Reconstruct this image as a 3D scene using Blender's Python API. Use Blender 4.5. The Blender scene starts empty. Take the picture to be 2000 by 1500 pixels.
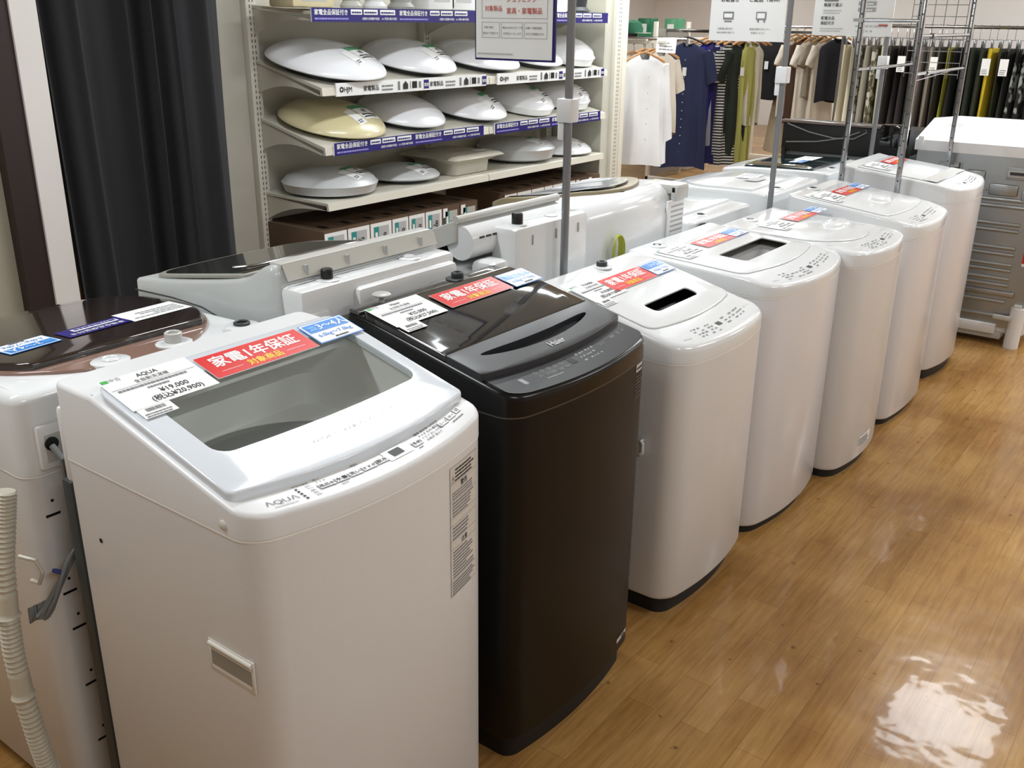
import bpy, bmesh, math, random
from mathutils import Vector, Matrix
random.seed(7)
SC = bpy.context.scene
COL = SC.collection
PI = math.pi

# ------------------------------------------------------------------ camera
H = 1.65
def cam_axes(pitch, roll, yaw):
    p, r, y = map(math.radians, (pitch, roll, yaw))
    up = Vector((math.sin(r)*math.cos(p), -math.cos(r)*math.cos(p), -math.sin(p)))
    h = Vector((0, 0, 1)) - up*up.z; h.normalize()
    rt = h.cross(up)
    Y = h*math.cos(y)+rt*math.sin(y); X = -h*math.sin(y)+rt*math.cos(y)
    return Matrix((X, Y, up))
R = cam_axes(20.78, .68, 36.8)
cd = bpy.data.cameras.new('camera'); cd.sensor_width = 36; cd.lens = 1890*36/2000; cd.clip_start = .05
cam = bpy.data.objects.new('camera', cd); COL.objects.link(cam); SC.camera = cam
right = R @ Vector((1, 0, 0)); upv = R @ Vector((0, -1, 0)); back = R @ Vector((0, 0, -1))
m = Matrix((right, upv, back)).transposed().to_4x4(); m.translation = (0, 0, H)
cam.matrix_world = m

# ------------------------------------------------------------------ world / exposure
w = bpy.data.worlds.new('world'); SC.world = w; w.use_nodes = True
w.node_tree.nodes['Background'].inputs[0].default_value = (.8, .85, .9, 1)
w.node_tree.nodes['Background'].inputs[1].default_value = .25
SC.view_settings.view_transform = 'Standard'; SC.view_settings.look = 'None'
SC.view_settings.gamma = 1; SC.view_settings.use_curve_mapping = False
SC.view_settings.exposure = 0.85
LAMP_POWER = 19

# ------------------------------------------------------------------ materials
def lin(h):
    h = h.lstrip('#'); v = [int(h[i:i+2], 16)/255 for i in (0, 2, 4)]
    return tuple((x/12.92 if x <= .04045 else ((x+.055)/1.055)**2.4) for x in v)+(1,)
MC = {}
def mat(name, col, rough=.5, metal=0, noise=0., scale=8., bump=0., bscale=60., coat=0, spec=.5, tr=0, alpha=1, sub=0):
    if name in MC: return MC[name]
    m = bpy.data.materials.new(name); m.use_nodes = True; nt = m.node_tree; N = nt.nodes; L = nt.links
    b = N['Principled BSDF']; c = lin(col)
    b.inputs['Base Color'].default_value = c; b.inputs['Roughness'].default_value = rough
    b.inputs['Metallic'].default_value = metal; b.inputs['Coat Weight'].default_value = coat
    b.inputs['Coat Roughness'].default_value = .06
    b.inputs['Specular IOR Level'].default_value = spec; b.inputs['Transmission Weight'].default_value = tr
    tc = N.new('ShaderNodeTexCoord')
    nz = N.new('ShaderNodeTexNoise'); nz.inputs['Scale'].default_value = scale; nz.inputs['Detail'].default_value = 4
    L.new(tc.outputs['Object'], nz.inputs['Vector'])
    mx = N.new('ShaderNodeMix'); mx.data_type = 'RGBA'; mx.inputs['Factor'].default_value = .5
    k = noise if noise else .02
    mx.inputs[6].default_value = tuple(x*(1-k) for x in c[:3])+(1,)
    mx.inputs[7].default_value = tuple(min(1, x*(1+k)) for x in c[:3])+(1,)
    L.new(nz.outputs['Fac'], mx.inputs['Factor']); L.new(mx.outputs[2], b.inputs['Base Color'])
    if bump:
        n2 = N.new('ShaderNodeTexNoise'); n2.inputs['Scale'].default_value = bscale; n2.inputs['Detail'].default_value = 3
        L.new(tc.outputs['Object'], n2.inputs['Vector'])
        bp = N.new('ShaderNodeBump'); bp.inputs['Strength'].default_value = bump; bp.inputs['Distance'].default_value = .002
        L.new(n2.outputs['Fac'], bp.inputs['Height']); L.new(bp.outputs[0], b.inputs['Normal'])
    MC[name] = m; return m
def glassmat(name, tint, refl=.05, gl=.03):
    if name in MC: return MC[name]
    m = bpy.data.materials.new(name); m.use_nodes = True; nt = m.node_tree; N = nt.nodes; L = nt.links
    N.remove(N['Principled BSDF']); o = N['Material Output']
    t = N.new('ShaderNodeBsdfTransparent'); t.inputs[0].default_value = lin(tint)
    g = N.new('ShaderNodeBsdfGlossy'); g.inputs['Roughness'].default_value = gl; g.inputs[0].default_value = (1, 1, 1, 1)
    lw = N.new('ShaderNodeLayerWeight'); lw.inputs[0].default_value = .5
    p_ = N.new('ShaderNodeMath'); p_.operation = 'POWER'; p_.inputs[1].default_value = 4; L.new(lw.outputs['Facing'], p_.inputs[0])
    f = N.new('ShaderNodeMath'); f.operation = 'MULTIPLY_ADD'; f.inputs[1].default_value = .6; f.inputs[2].default_value = .045; L.new(p_.outputs[0], f.inputs[0])
    x = N.new('ShaderNodeMixShader'); L.new(f.outputs[0], x.inputs[0]); L.new(t.outputs[0], x.inputs[1]); L.new(g.outputs[0], x.inputs[2])
    L.new(x.outputs[0], o.inputs[0]); MC[name] = m; return m
WHT = mat('white plastic', '#E2E5E6', .16, coat=.35)
WHT2 = mat('white satin plastic', '#E4E6E7', .32)
ENAM = mat('white enamel steel', '#DCDCDC', .3, noise=.03, scale=3, coat=.15, bump=.12, bscale=900)
ENAM2 = mat('cool white enamel steel', '#E2E3E8', .25, noise=.02, scale=3, coat=.2)
SILV = mat('pearl grey plastic', '#D3D6D9', .22, coat=.4)
GRYP = mat('grey plastic', '#A5A6A4', .4)
LGRY = mat('light grey plastic', '#BDBDB8', .35)
DGRY = mat('dark grey plastic', '#34373A', .45)
BLKG = mat('black glossy plastic', '#0B0A09', .06, coat=.8)
BLKM = mat('charcoal satin panel', '#24272B', .4, noise=.04)
BLKE = mat('dark brown black steel', '#0E0E0E', .42, noise=.05, scale=5, spec=.3)
BLK = mat('black', '#0A0A0A', .5)
DPL = mat('dark plinth plastic', '#14181B', .5)
SEAM = mat('seam lip highlight', '#F4F4F0', .3)  # near-white colour paints the highlight along the cabinet edge
INK = mat('black ink', '#2A2A2C', .6)
INKG = mat('grey ink', '#7D7F82', .6)
INKL = mat('light ink', '#B9BABB', .6)
PAP = mat('white card', '#F1F3F2', .4, coat=.08)
RED = mat('red card', '#D8241F', .3, coat=.12, spec=.3)
YEL = mat('yellow print', '#F8D000', .4)
BLU = mat('sky blue print', '#2F86DA', .3, coat=.12, spec=.3)
PUR = mat('purple print', '#201870', .4)
GRN = mat('green print', '#4DB35C', .4)
GRN2 = mat('muted green print', '#4F9C6C', .5)
CHR = mat('chrome', '#9B9C9D', .16, metal=1, noise=.1, scale=40)
STL = mat('grey painted tube', '#8A8D91', .35, metal=.5)
ZINC = mat('galvanised steel', '#A9ACAC', .34, metal=.85, noise=.12, scale=3)
SHELF = mat('cream shelf enamel', '#D6D3C6', .42)
SLOT = mat('dark slot', '#3C3B36', .8)
LAMPW = mat('milky lamp cover', '#E8EAEE', .3, coat=.25)
LAMPC = mat('cream lamp cover', '#D2C9A0', .3, coat=.3)
CARD = mat('brown cardboard', '#8A6A48', .8, noise=.1)
CARDD = mat('dark cardboard', '#5E4A38', .85, noise=.1)
TEAL = mat('teal print', '#2C8F8C', .6)
WOODH = mat('light wood', '#B98A58', .5, noise=.15, scale=20)
CURT = mat('charcoal curtain', '#2A2B2E', .85, noise=.1, scale=3, bump=.3, bscale=400)
GLASS = glassmat('clear glass', '#F3F6F4')
SMOKE = glassmat('smoked glass', '#5A5650')

def floor_mat():
    m = bpy.data.materials.new('wood plank vinyl'); m.use_nodes = True; nt = m.node_tree; N = nt.nodes; L = nt.links
    b = N['Principled BSDF']; tc = N.new('ShaderNodeTexCoord')
    mp = N.new('ShaderNodeMapping'); mp.inputs['Rotation'].default_value = (0, 0, PI/2); L.new(tc.outputs['Object'], mp.inputs[0])
    br = N.new('ShaderNodeTexBrick'); br.inputs['Scale'].default_value = 1; br.inputs['Brick Width'].default_value = .46
    br.inputs['Row Height'].default_value = .076; br.inputs['Mortar Size'].default_value = .0008; br.offset = .37
    br.inputs['Color1'].default_value = lin('#AB8550'); br.inputs['Color2'].default_value = lin('#9C7540'); br.inputs['Mortar'].default_value = lin('#86643A')
    br.inputs['Bias'].default_value = -.1
    L.new(mp.outputs[0], br.inputs[0])
    mp2 = N.new('ShaderNodeMapping'); mp2.inputs['Scale'].default_value = (30, 2.2, 1); L.new(tc.outputs['Object'], mp2.inputs[0])
    g = N.new('ShaderNodeTexNoise'); g.inputs['Scale'].default_value = 2.5; g.inputs['Detail'].default_value = 6; g.inputs['Roughness'].default_value = .65; L.new(mp2.outputs[0], g.inputs['Vector'])
    mx = N.new('ShaderNodeMix'); mx.data_type = 'RGBA'; mx.blend_type = 'SOFT_LIGHT'; mx.inputs[0].default_value = .75
    L.new(br.outputs[0], mx.inputs[6]); L.new(g.outputs['Fac'], mx.inputs[7])
    d = N.new('ShaderNodeTexNoise'); d.inputs['Scale'].default_value = 2.1; d.inputs['Detail'].default_value = 6; L.new(tc.outputs['Object'], d.inputs['Vector'])
    dr = N.new('ShaderNodeValToRGB'); dr.color_ramp.elements[0].position = .38; dr.color_ramp.elements[0].color = (.62, .52, .46, 1)
    dr.color_ramp.elements[1].position = .62; dr.color_ramp.elements[1].color = (1.0, 1.0, 1.0, 1); L.new(d.outputs['Fac'], dr.inputs[0])
    m2 = N.new('ShaderNodeMix'); m2.data_type = 'RGBA'; m2.blend_type = 'MULTIPLY'; m2.inputs[0].default_value = .8
    L.new(mx.outputs[2], m2.inputs[6]); L.new(dr.outputs[0], m2.inputs[7])
    v = N.new('ShaderNodeTexVoronoi'); v.inputs['Scale'].default_value = 12; v.inputs['Randomness'].default_value = 1
    nn = N.new('ShaderNodeTexNoise'); nn.inputs['Scale'].default_value = 35; L.new(tc.outputs['Object'], nn.inputs['Vector'])
    ad = N.new('ShaderNodeMix'); ad.data_type = 'RGBA'; ad.inputs[0].default_value = .03; L.new(tc.outputs['Object'], ad.inputs[6]); L.new(nn.outputs['Color'], ad.inputs[7]); L.new(ad.outputs[2], v.inputs['Vector'])
    vr = N.new('ShaderNodeValToRGB'); vr.color_ramp.elements[0].position = .02; vr.color_ramp.elements[0].color = (.25, .2, .17, 1)
    vr.color_ramp.elements[1].position = .1; vr.color_ramp.elements[1].color = (1, 1, 1, 1); L.new(v.outputs['Distance'], vr.inputs[0])
    m3 = N.new('ShaderNodeMix'); m3.data_type = 'RGBA'; m3.blend_type = 'MULTIPLY'; m3.inputs[0].default_value = .85
    L.new(m2.outputs[2], m3.inputs[6]); L.new(vr.outputs[0], m3.inputs[7]); L.new(m3.outputs[2], b.inputs['Base Color'])
    b.inputs['Roughness'].default_value = .22; b.inputs['Specular IOR Level'].default_value = .12
    b.inputs['Coat Weight'].default_value = .16; b.inputs['Coat Roughness'].default_value = .05
    w1 = N.new('ShaderNodeTexNoise'); w1.inputs['Scale'].default_value = 6; w1.inputs['Detail'].default_value = 2.5; L.new(tc.outputs['Object'], w1.inputs['Vector'])
    bp = N.new('ShaderNodeBump'); bp.inputs['Strength'].default_value = .4; bp.inputs['Distance'].default_value = .008
    L.new(w1.outputs['Fac'], bp.inputs['Height']); L.new(bp.outputs[0], b.inputs['Normal']); L.new(bp.outputs[0], b.inputs['Coat Normal'])
    return m
FLOOR = floor_mat()

# ------------------------------------------------------------------ helpers
_txt = {}
def glyphs(s, bold):
    k = (s, bold)
    if k not in _txt:
        cu = bpy.data.curves.new('t', 'FONT'); cu.body = s; cu.size = 1; cu.resolution_u = 2; cu.offset = bold; cu.fill_mode = 'FRONT'
        o = bpy.data.objects.new('t', cu); me = bpy.data.meshes.new_from_object(o)
        vs = [(v.co.x, v.co.y) for v in me.vertices]; fs = [tuple(p.vertices) for p in me.polygons]
        bpy.data.objects.remove(o); bpy.data.curves.remove(cu); bpy.data.meshes.remove(me); _txt[k] = (vs, fs)
    return _txt[k]
class MB:
    def __init__(s): s.bm = bmesh.new(); s.mats = []
    def mi(s, m):
        if m not in s.mats: s.mats.append(m)
        return s.mats.index(m)
    def face(s, pts, m):
        vs = [s.bm.verts.new(p) for p in pts]
        try: f = s.bm.faces.new(vs); f.material_index = s.mi(m); return f
        except ValueError: return None
    def box(s, x0, x1, y0, y1, z0, z1, m, bev=0, M=None):
        r = bmesh.ops.create_cube(s.bm, size=1, matrix=(M or Matrix()) @ Matrix.Translation(((x0+x1)/2, (y0+y1)/2, (z0+z1)/2)) @ Matrix.Diagonal((abs(x1-x0), abs(y1-y0), abs(z1-z0), 1)))
        fs = {f for v in r['verts'] for f in v.link_faces}
        for f in fs: f.material_index = s.mi(m)
        if bev:
            es = list({e for f in fs for e in f.edges})
            q = bmesh.ops.bevel(s.bm, geom=es, offset=bev, segments=2, affect='EDGES', profile=.5)
            for f in q['faces']: f.material_index = s.mi(m)
    def loft(s, rings, m, c0=True, c1=True, closed=True):
        V = [[s.bm.verts.new(p) for p in r] for r in rings]; n = len(V[0]); k = s.mi(m)
        for a, b in zip(V, V[1:]):
            for i in range(n if closed else n-1):
                j = (i+1) % n
                try: f = s.bm.faces.new((a[i], a[j], b[j], b[i])); f.material_index = k
                except ValueError: pass
        if c0: s.bm.faces.new(V[0][::-1]).material_index = k
        if c1: s.bm.faces.new(V[-1]).material_index = k
        return V
    def tube(s, path, r, m, seg=8, caps=True):
        P = [Vector(p) for p in path]; rings = []; n0 = None
        for i, p in enumerate(P):
            t = (P[min(i+1, len(P)-1)]-P[max(i-1, 0)]).normalized()
            if n0 is None: n0 = t.orthogonal().normalized()
            n0 = (n0-t*n0.dot(t)).normalized(); b = t.cross(n0)
            rr = r[i] if isinstance(r, (list, tuple)) else r
            rings.append([p+(n0*math.cos(a)+b*math.sin(a))*rr for a in [2*PI*j/seg for j in range(seg)]])
        s.loft(rings, m, caps, caps)
    def lathe(s, prof, c, m, seg=32, M=None, c0=True, c1=True, sx=1, sy=1):
        M = M or Matrix()
        s.loft([[M @ Vector((c[0]+r*sx*math.cos(2*PI*j/seg), c[1]+r*sy*math.sin(2*PI*j/seg), c[2]+z)) for j in range(seg)] for r, z in prof], m, c0, c1)
    def cap(s, outer, holes, zf, m, breaks=()):
        t = bmesh.new()
        for lp in [outer]+list(holes):
            vs = [t.verts.new((p[0], p[1], 0)) for p in lp]
            for i in range(len(vs)): t.edges.new((vs[i], vs[(i+1) % len(vs)]))
        bmesh.ops.triangle_fill(t, use_beauty=True, edges=t.edges[:], normal=(0, 0, 1))
        for x in breaks:
            bmesh.ops.bisect_plane(t, geom=t.verts[:]+t.edges[:]+t.faces[:], plane_co=(x, 0, 0), plane_no=(1, 0, 0))
        t.normal_update(); k = s.mi(m); mp = {v: s.bm.verts.new((v.co.x, v.co.y, zf(v.co.x, v.co.y))) for v in t.verts}
        for f in t.faces:
            if f.normal.z < 0: f.normal_flip()
            try: s.bm.faces.new([mp[v] for v in f.verts]).material_index = k
            except ValueError: pass
        t.free()
    def slab(s, loop, zf, t, m, r=.003, holes=(), breaks=(), zb=None):
        zb = zb or zf
        R_ = [[(p[0], p[1], zb(*p)) for p in loop], [(p[0], p[1], zf(*p)+t-r) for p in loop]]
        for a in (30, 60, 90):
            q = offset(loop, r*(1-math.cos(math.radians(a)))); R_.append([(p[0], p[1], zf(*p)+t-r+r*math.sin(math.radians(a))) for p in q])
        s.loft(R_, m, False, False)
        s.cap(offset(loop, r), holes, lambda x, y: zf(x, y)+t, m, breaks)
        for h in holes: s.loft([[(p[0], p[1], zf(*p)+t) for p in h], [(p[0], p[1], zb(*p)) for p in h]][::-1], m, False, False)
    def text(s, txt, size, f, m, a=0, b=0, bold=0., align='L', sx=1.):
        if bold > 0:
            d = bold*.8
            for i, (da, db) in enumerate(((-d, -d), (d, -d), (-d, d), (d, d))): s.text(txt, size, lambda u, v, i=i: f(u, v)+Vector((1, -1, 1))*(.00004*i), m, a+da*size, b+db*size, 0, align, sx)
            return
        vs, fs = glyphs(txt, 0)
        if not vs: return
        x0 = min(v[0] for v in vs); x1 = max(v[0] for v in vs)
        off = -x0 if align == 'L' else -(x0+x1)/2
        k = s.mi(m); V = [s.bm.verts.new(f(a+(v[0]+off)*size*sx, b+v[1]*size)) for v in vs]
        for q in fs:
            try: s.bm.faces.new([V[i] for i in q]).material_index = k
            except ValueError: pass
    def rect(s, f, a0, b0, a1, b1, m, n=1):
        for i in range(n):
            u = a0+(a1-a0)*i/n; v = a0+(a1-a0)*(i+1)/n
            s.face([f(u, b0), f(v, b0), f(v, b1), f(u, b1)], m)
    def dashes(s, f, a0, b0, a1, b1, m, rows, fill=.8, seed=1, hgt=.5, unit=None):
        rg = random.Random(seed); dh = (b1-b0)/rows; unit = unit or dh*2.2
        for i in range(rows):
            a = a0; y = b1-(i+1)*dh
            end = a0+(a1-a0)*rg.uniform(fill, 1)
            while a < end-unit*.3:
                L = min(unit*rg.uniform(.5, 1.6), end-a); s.rect(f, a, y, a+L, y+dh*hgt, m); a += L+unit*.18
    def build(s, name, parent=None, smooth=38, weld=True, flip=True):
        bm = s.bm
        if weld: bmesh.ops.remove_doubles(bm, verts=bm.verts[:], dist=1e-6)
        if flip: bmesh.ops.recalc_face_normals(bm, faces=bm.faces[:])
        ca = math.radians(smooth)
        for f in bm.faces: f.smooth = True
        for e in bm.edges:
            if len(e.link_faces) == 2:
                if e.calc_face_angle(0) > ca or e.link_faces[0].material_index != e.link_faces[1].material_index: e.smooth = False
        me = bpy.data.meshes.new(name); bm.to_mesh(me); bm.free()
        for m in s.mats: me.materials.append(m)
        o = bpy.data.objects.new(name, me); COL.objects.link(o)
        if parent: o.parent = parent
        return o
def offset(loop, d):
    n = len(loop); out = []
    area = sum(loop[i][0]*loop[(i+1) % n][1]-loop[(i+1) % n][0]*loop[i][1] for i in range(n)); sg = 1 if area > 0 else -1
    for i in range(n):
        a = Vector(loop[i-1][:2]); p = Vector(loop[i][:2]); b = Vector(loop[(i+1) % n][:2])
        e1 = (p-a).normalized(); e2 = (b-p).normalized(); n1 = Vector((-e1.y, e1.x))*sg; n2 = Vector((-e2.y, e2.x))*sg
        q = n1+n2; k = q.length
        if k < 1e-6: out.append(tuple(p)); continue
        q /= k; out.append(tuple(p+q*(d/max(.4, q.dot(n1)))))
    return out
def rrect(x0, x1, y0, y1, rf=.02, rb=.02, bulge=0, sub=10, na=5):
    """CCW loop; x1 is the front; the front edge bulges to x1 and falls back by bulge at the corners"""
    pts = []
    def arc(cx, cy, r, a0):
        for i in range(na+1):
            a = math.radians(a0+90*i/na); pts.append((cx+r*math.cos(a), cy+r*math.sin(a)))
    def line(p, q):
        for i in range(1, sub): pts.append((p[0]+(q[0]-p[0])*i/sub, p[1]+(q[1]-p[1])*i/sub))
    arc(x1-rf, y0+rf, rf, -90); line(pts[-1], (x1, y1-rf)); arc(x1-rf, y1-rf, rf, 0); line(pts[-1], (x0+rb, y1))
    arc(x0+rb, y1-rb, rb, 90); line(pts[-1], (x0, y0+rb)); arc(x0+rb, y0+rb, rb, 180); line(pts[-1], (x1-rf, y0))
    if bulge:
        yc = (y0+y1)/2; hw = (y1-y0)/2; xm = (x0+x1)/2
        pts = [(x-bulge*((y-yc)/hw)**2*max(0, (x-xm)/(x1-xm)), y) for x, y in pts]
    return pts
def lerp_prof(prof):
    P = sorted(prof)
    def f(x, y=0):
        if x <= P[0][0]: a, b = P[0], P[1]
        elif x >= P[-1][0]: a, b = P[-2], P[-1]
        else:
            for a, b in zip(P, P[1:]):
                if a[0] <= x <= b[0]: break
        return a[1]+(b[1]-a[1])*(x-a[0])/(b[0]-a[0])
    return f
def thing(name, label, cat, loc=(0, 0, 0), rz=0, group=None):
    o = bpy.data.objects.new(name, None); o.empty_display_size = .1; COL.objects.link(o)
    o.location = loc; o.rotation_euler = (0, 0, rz); o['label'] = label; o['category'] = cat
    if group: o['group'] = group
    return o
def tag(o, label, cat, group=None, kind=None):
    o['label'] = label; o['category'] = cat
    if group: o['group'] = group
    if kind: o['kind'] = kind
    return o
def struct(name, mb, **k):
    o = mb.build(name, **k); o['kind'] = 'structure'; return o
def sbox(name, *a):
    b = MB(); b.box(*a); return struct(name, b)
def dup(root, loc, rz, label, group=None):
    r = root.copy(); COL.objects.link(r); r.location = loc; r.rotation_euler = (0, 0, rz); r['label'] = label
    if group: r['group'] = group
    for ch in list(root.children):
        c = ch.copy(); COL.objects.link(c); c.parent = r
        for g in ch.children:
            d = g.copy(); COL.objects.link(d); d.parent = c
    return r

# ------------------------------------------------------------------ the room
sbox('floor', -9, 4, -3, 16, -.1, 0, FLOOR)
WALLM = mat('white wall paint', '#E7E1DB', .7); CEIL = mat('ceiling panel', '#E6E6E2', .8)
sbox('ceiling', -9, 4, -3, 16, 2.72, 2.82, CEIL)
sbox('wall_back', -3.05, 4, 9.0, 9.12, 0, 2.72, WALLM)
sbox('wall_far', -9, 4, 15.9, 16, 0, 2.72, WALLM)
sbox('wall_right', 3.9, 4, -3, 16, 0, 2.72, WALLM)
sbox('wall_front', -9, 4, -3, -2.9, 0, 2.72, WALLM)
sbox('wall_side', -9, -8.9, -3, 16, 0, 2.72, WALLM)
sbox('wall_left', -3.5, -3.35, -3, 1.60, 0, 2.72, mat('beige wall', '#A39D8C', .7, noise=.04))
sbox('trim_1', -3.5, -3.3, 1.595, 1.685, 0, 2.72, mat('dark brown trim', '#2A1D1B', .5, noise=.2, scale=40))
sbox('trim_2', -3.5, -3.29, 1.685, 1.775, 0, 2.72, mat('white trim', '#DAD6D3', .5))
sbox('wall_partition', -6.3, -6.2, 2.4, 6.5, 0, 1.72, mat('dark grey partition', '#4A4D4E', .6))

# ceiling lamps in rows along Y
def lamp(x, y, L=1.25, W=.16, p=LAMP_POWER, label=''):
    t = thing('ceiling_light', label, 'ceiling light', (x, y, 2.72), 0, 'fluorescent lamps on the ceiling')
    b = MB(); b.box(-W/2-.02, W/2+.02, -L/2-.03, L/2+.03, -.07, 0, WHT2, .008); b.build('housing', t)
    ld = bpy.data.lights.new('tube_light', 'AREA'); ld.shape = 'RECTANGLE'; ld.size = W; ld.size_y = L; ld.energy = p; ld.color = (.93, .97, 1)
    lo = bpy.data.objects.new('tube_light', ld); COL.objects.link(lo); lo.parent = t; lo.location = (0, 0, -.075)
for (x, y, lab) in ((-2.13, 2.65, 'above the black washer and its neighbour'), (-2.13, .1, 'above the near end of the washers'), (-3.05, 5.2, 'between the lamp shelf and the washers'), (-2.7, 6.6, 'beyond the chrome rack'),
                    (-.3, 8.2, 'near the back wall'), (1.2, .1, 'added as fill over the aisle behind the viewer'), (1.2, 2.65, 'added as fill over the aisle right of the washers'), (1.2, 5.2, 'added as fill over the far aisle'), (-4.7, 6.6, 'over the blouse rack'),  # right aisle lamps are unseen, added as general fill
                    (-4.7, 9.3, 'over the dress rack'), (-4.7, 12.3, 'over the far shop floor'), (-6.6, 14.0, 'added to brighten the far wall'), (-7.2, 6.6, 'far left of the shop'), (-7.2, 11.0, 'in the far left corner'), (-3.0, 12.3, 'behind the back wall'), (-.6, 11.5, 'behind the back wall at the right'), (1.2, 7.8, 'added as fill over the far right aisle')):  # far wall lamp added only to lighten that wall; right aisle one is fill
    lamp(x, y, label='fluorescent ceiling lamp '+lab)
lamp(-.8, 5.85, .75, .6, LAMP_POWER*1.2, 'square ceiling lamp over the aisle floor')

# ------------------------------------------------------------------ washing machine builder
def cardmap(ox, oy, zf, h, ang=0):
    ca, sa = math.cos(ang), math.sin(ang)
    def f(a, b):
        u = a*ca-b*sa; v = a*sa+b*ca
        return Vector((ox-v, oy+u, zf(ox-v, oy+u)+h))
    return f
def price_card(parent, f, brand, price, tax, detail='全自動洗濯機'):
    b = MB(); b.rect(f, 0, 0, .17, .1, PAP)
    g = lambda a, c: f(a, c)+Vector((0, 0, .0006))
    b.rect(g, .003, .09, .016, .098, GRN); b.text('中古', .011, g, INKG, .018, .09)
    b.text(brand, .014, g, INK, .085, .083, .01, 'C'); b.text(detail, .011, g, INK, .085, .069, 0, 'C')
    b.rect(g, .004, .064, .166, .0648, INKG); b.dashes(g, .012, .055, .155, .063, INKG, 1, .9, 3, .7, .006)
    b.dashes(g, .06, .045, .105, .052, INKG, 1, .9, 4, .7, .006)
    b.text(price, .017, g, INK, .1, .026, .01, 'C'); b.text(tax, .017, g, INK, .095, .008, .01, 'C')
    b.build('price_card', parent, flip=False)
    c = MB(); g2 = lambda a, e: f(a+.004, e-.029)+Vector((0, 0, .0004)); c.rect(g2, 0, 0, .062, .028, PAP)
    g3 = lambda a, e: g2(a, e)+Vector((0, 0, .0005))
    rg = random.Random(5); x = .014
    while x < .05:
        wd = rg.uniform(.0006, .0016); c.rect(g3, x, .016, x+wd, .025, INK); x += wd+.0012
    c.dashes(g3, .005, .002, .056, .014, INKG, 2, .8, 2, .5, .005); c.build('barcode_label', parent, flip=False)
def warranty_card(parent, f):
    b = MB(); b.rect(f, -.001, -.001, .236, .073, PAP); g = lambda a, c: f(a, c)+Vector((0, 0, .0005)); h = lambda a, c: f(a, c)+Vector((0, 0, .001))
    b.rect(g, 0, 0, .235, .072, RED); b.text('家電1年保証', .036, h, PAP, .1175, .032, .022, 'C')
    b.text('対象商品', .02, h, YEL, .1175, .008, .022, 'C'); b.rect(h, .02, .0145, .066, .0155, PAP); b.rect(h, .168, .0145, .214, .0155, PAP)
    b.build('warranty_card', parent, flip=False)
def capacity_card(parent, f, a='3〜4人', k='6.0kg〜7.0kg'):
    b = MB(); b.rect(f, 0, 0, .115, .072, BLU); g = lambda x, c: f(x, c)+Vector((0, 0, .0005)); h = lambda x, c: f(x, c)+Vector((0, 0, .001)); q = lambda x, c: f(x, c)+Vector((0, 0, .0015))
    b.rect(g, .0025, .0025, .1125, .0695, PAP); b.rect(h, .006, .037, .109, .066, BLU)
    b.rect(q, .012, .044, .030, .058, mat('pale blue print', '#6FB0EA', .3)); b.text('目安', .009, lambda x, c: f(x, c)+Vector((0, 0, .002)), BLU, .0125, .048)
    b.text(a, .025, q, PAP, .072, .043, .015, 'C'); b.text(k, .0165, q, BLU, .0575, .018, .01, 'C')
    b.dashes(q, .045, .006, .08, .012, INK, 1, .95, 2, .7, .004)
    b.build('capacity_card', parent, flip=False)

def washer(name, label, X0, X1, Y0, Y1, zs, prof, facing=1, bulge=.03, rf=.05, rb=.02, base=.05, body=ENAM, top=WHT, plinth=DPL,
           hole=None, er=.012, group=None, skew=.0, plin=.02, topname='top_cover', seamm=SEAM, taper=0):
    xc, yc = (X0+X1)/2, (Y0+Y1)/2; t = thing(name, label, 'washing machine', (xc, yc, 0), 0 if facing == 1 else PI, group)
    D, W = X1-X0, Y1-Y0; s = facing
    P = [(s*(x-xc), z) for x, z in prof]; zf = lerp_prof(P); br = [p[0] for p in P[1:-1]] if s == 1 else [p[0] for p in P[1:-1]]
    full = rrect(-D/2, D/2, -W/2, W/2, rf, rb, bulge)
    ins = offset(full, plin)
    b = MB(); b.loft([[(x, y, .0) for x, y in ins], [(x, y, base) for x, y in ins]], plinth); b.build('plinth', t)
    b = MB(); q = offset(full, .008)
    b.loft([[(x, y, base) for x, y in q], [(x, y, base+.012) for x, y in full], [(x, y, zs-.003) for x, y in full]], body, True, False)
    b.loft([[(x, y, zs-.003) for x, y in full], [(x, y, zs-.003) for x, y in offset(full, -.0012)], [(x, y, zs+.0004) for x, y in offset(full, -.0012)], [(x, y, zs+.0004) for x, y in offset(full, .004)]], seamm, False, False)
    b.build('cabinet', t)
    b = MB(); o2 = offset(full, -.001)
    rings = [[(x, y, zs+.0012) for x, y in offset(full, .003)], [(x, y, zs+.0012) for x, y in o2], [(x, y, zs+.004) for x, y in o2]]
    tin = taper
    for a in (0, 22, 45, 68, 90):
        r = math.radians(a); q = offset(o2, tin+er*(1-math.cos(r))); rings.append([(x, y, zf(x, y)-er+er*math.sin(r)) for x, y in q])
    b.loft(rings, top, False, False)
    inner = offset(o2, tin+er)
    b.cap(inner, [hole] if hole else [], zf, top, br)
    tc = b.build(topname, t, weld=True)
    return t, zf, (lambda X, Y: (s*(X-xc), s*(Y-yc))), full, D, W, br
def knob(parent, x, y, z, r=.018, h=.02, m=DGRY, name='water_inlet', ring=WHT):
    b = MB(); b.lathe([(r*1.9, -.002), (r*1.9, .002), (r*1.5, .004)], (x, y, z), ring, 24)
    b.lathe([(r*.9, 0), (r, .004), (r, h-.003), (r*.85, h), (r*.5, h), (r*.45, h-.008)], (x, y, z), m, 20)
    b.build(name, parent)
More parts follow.
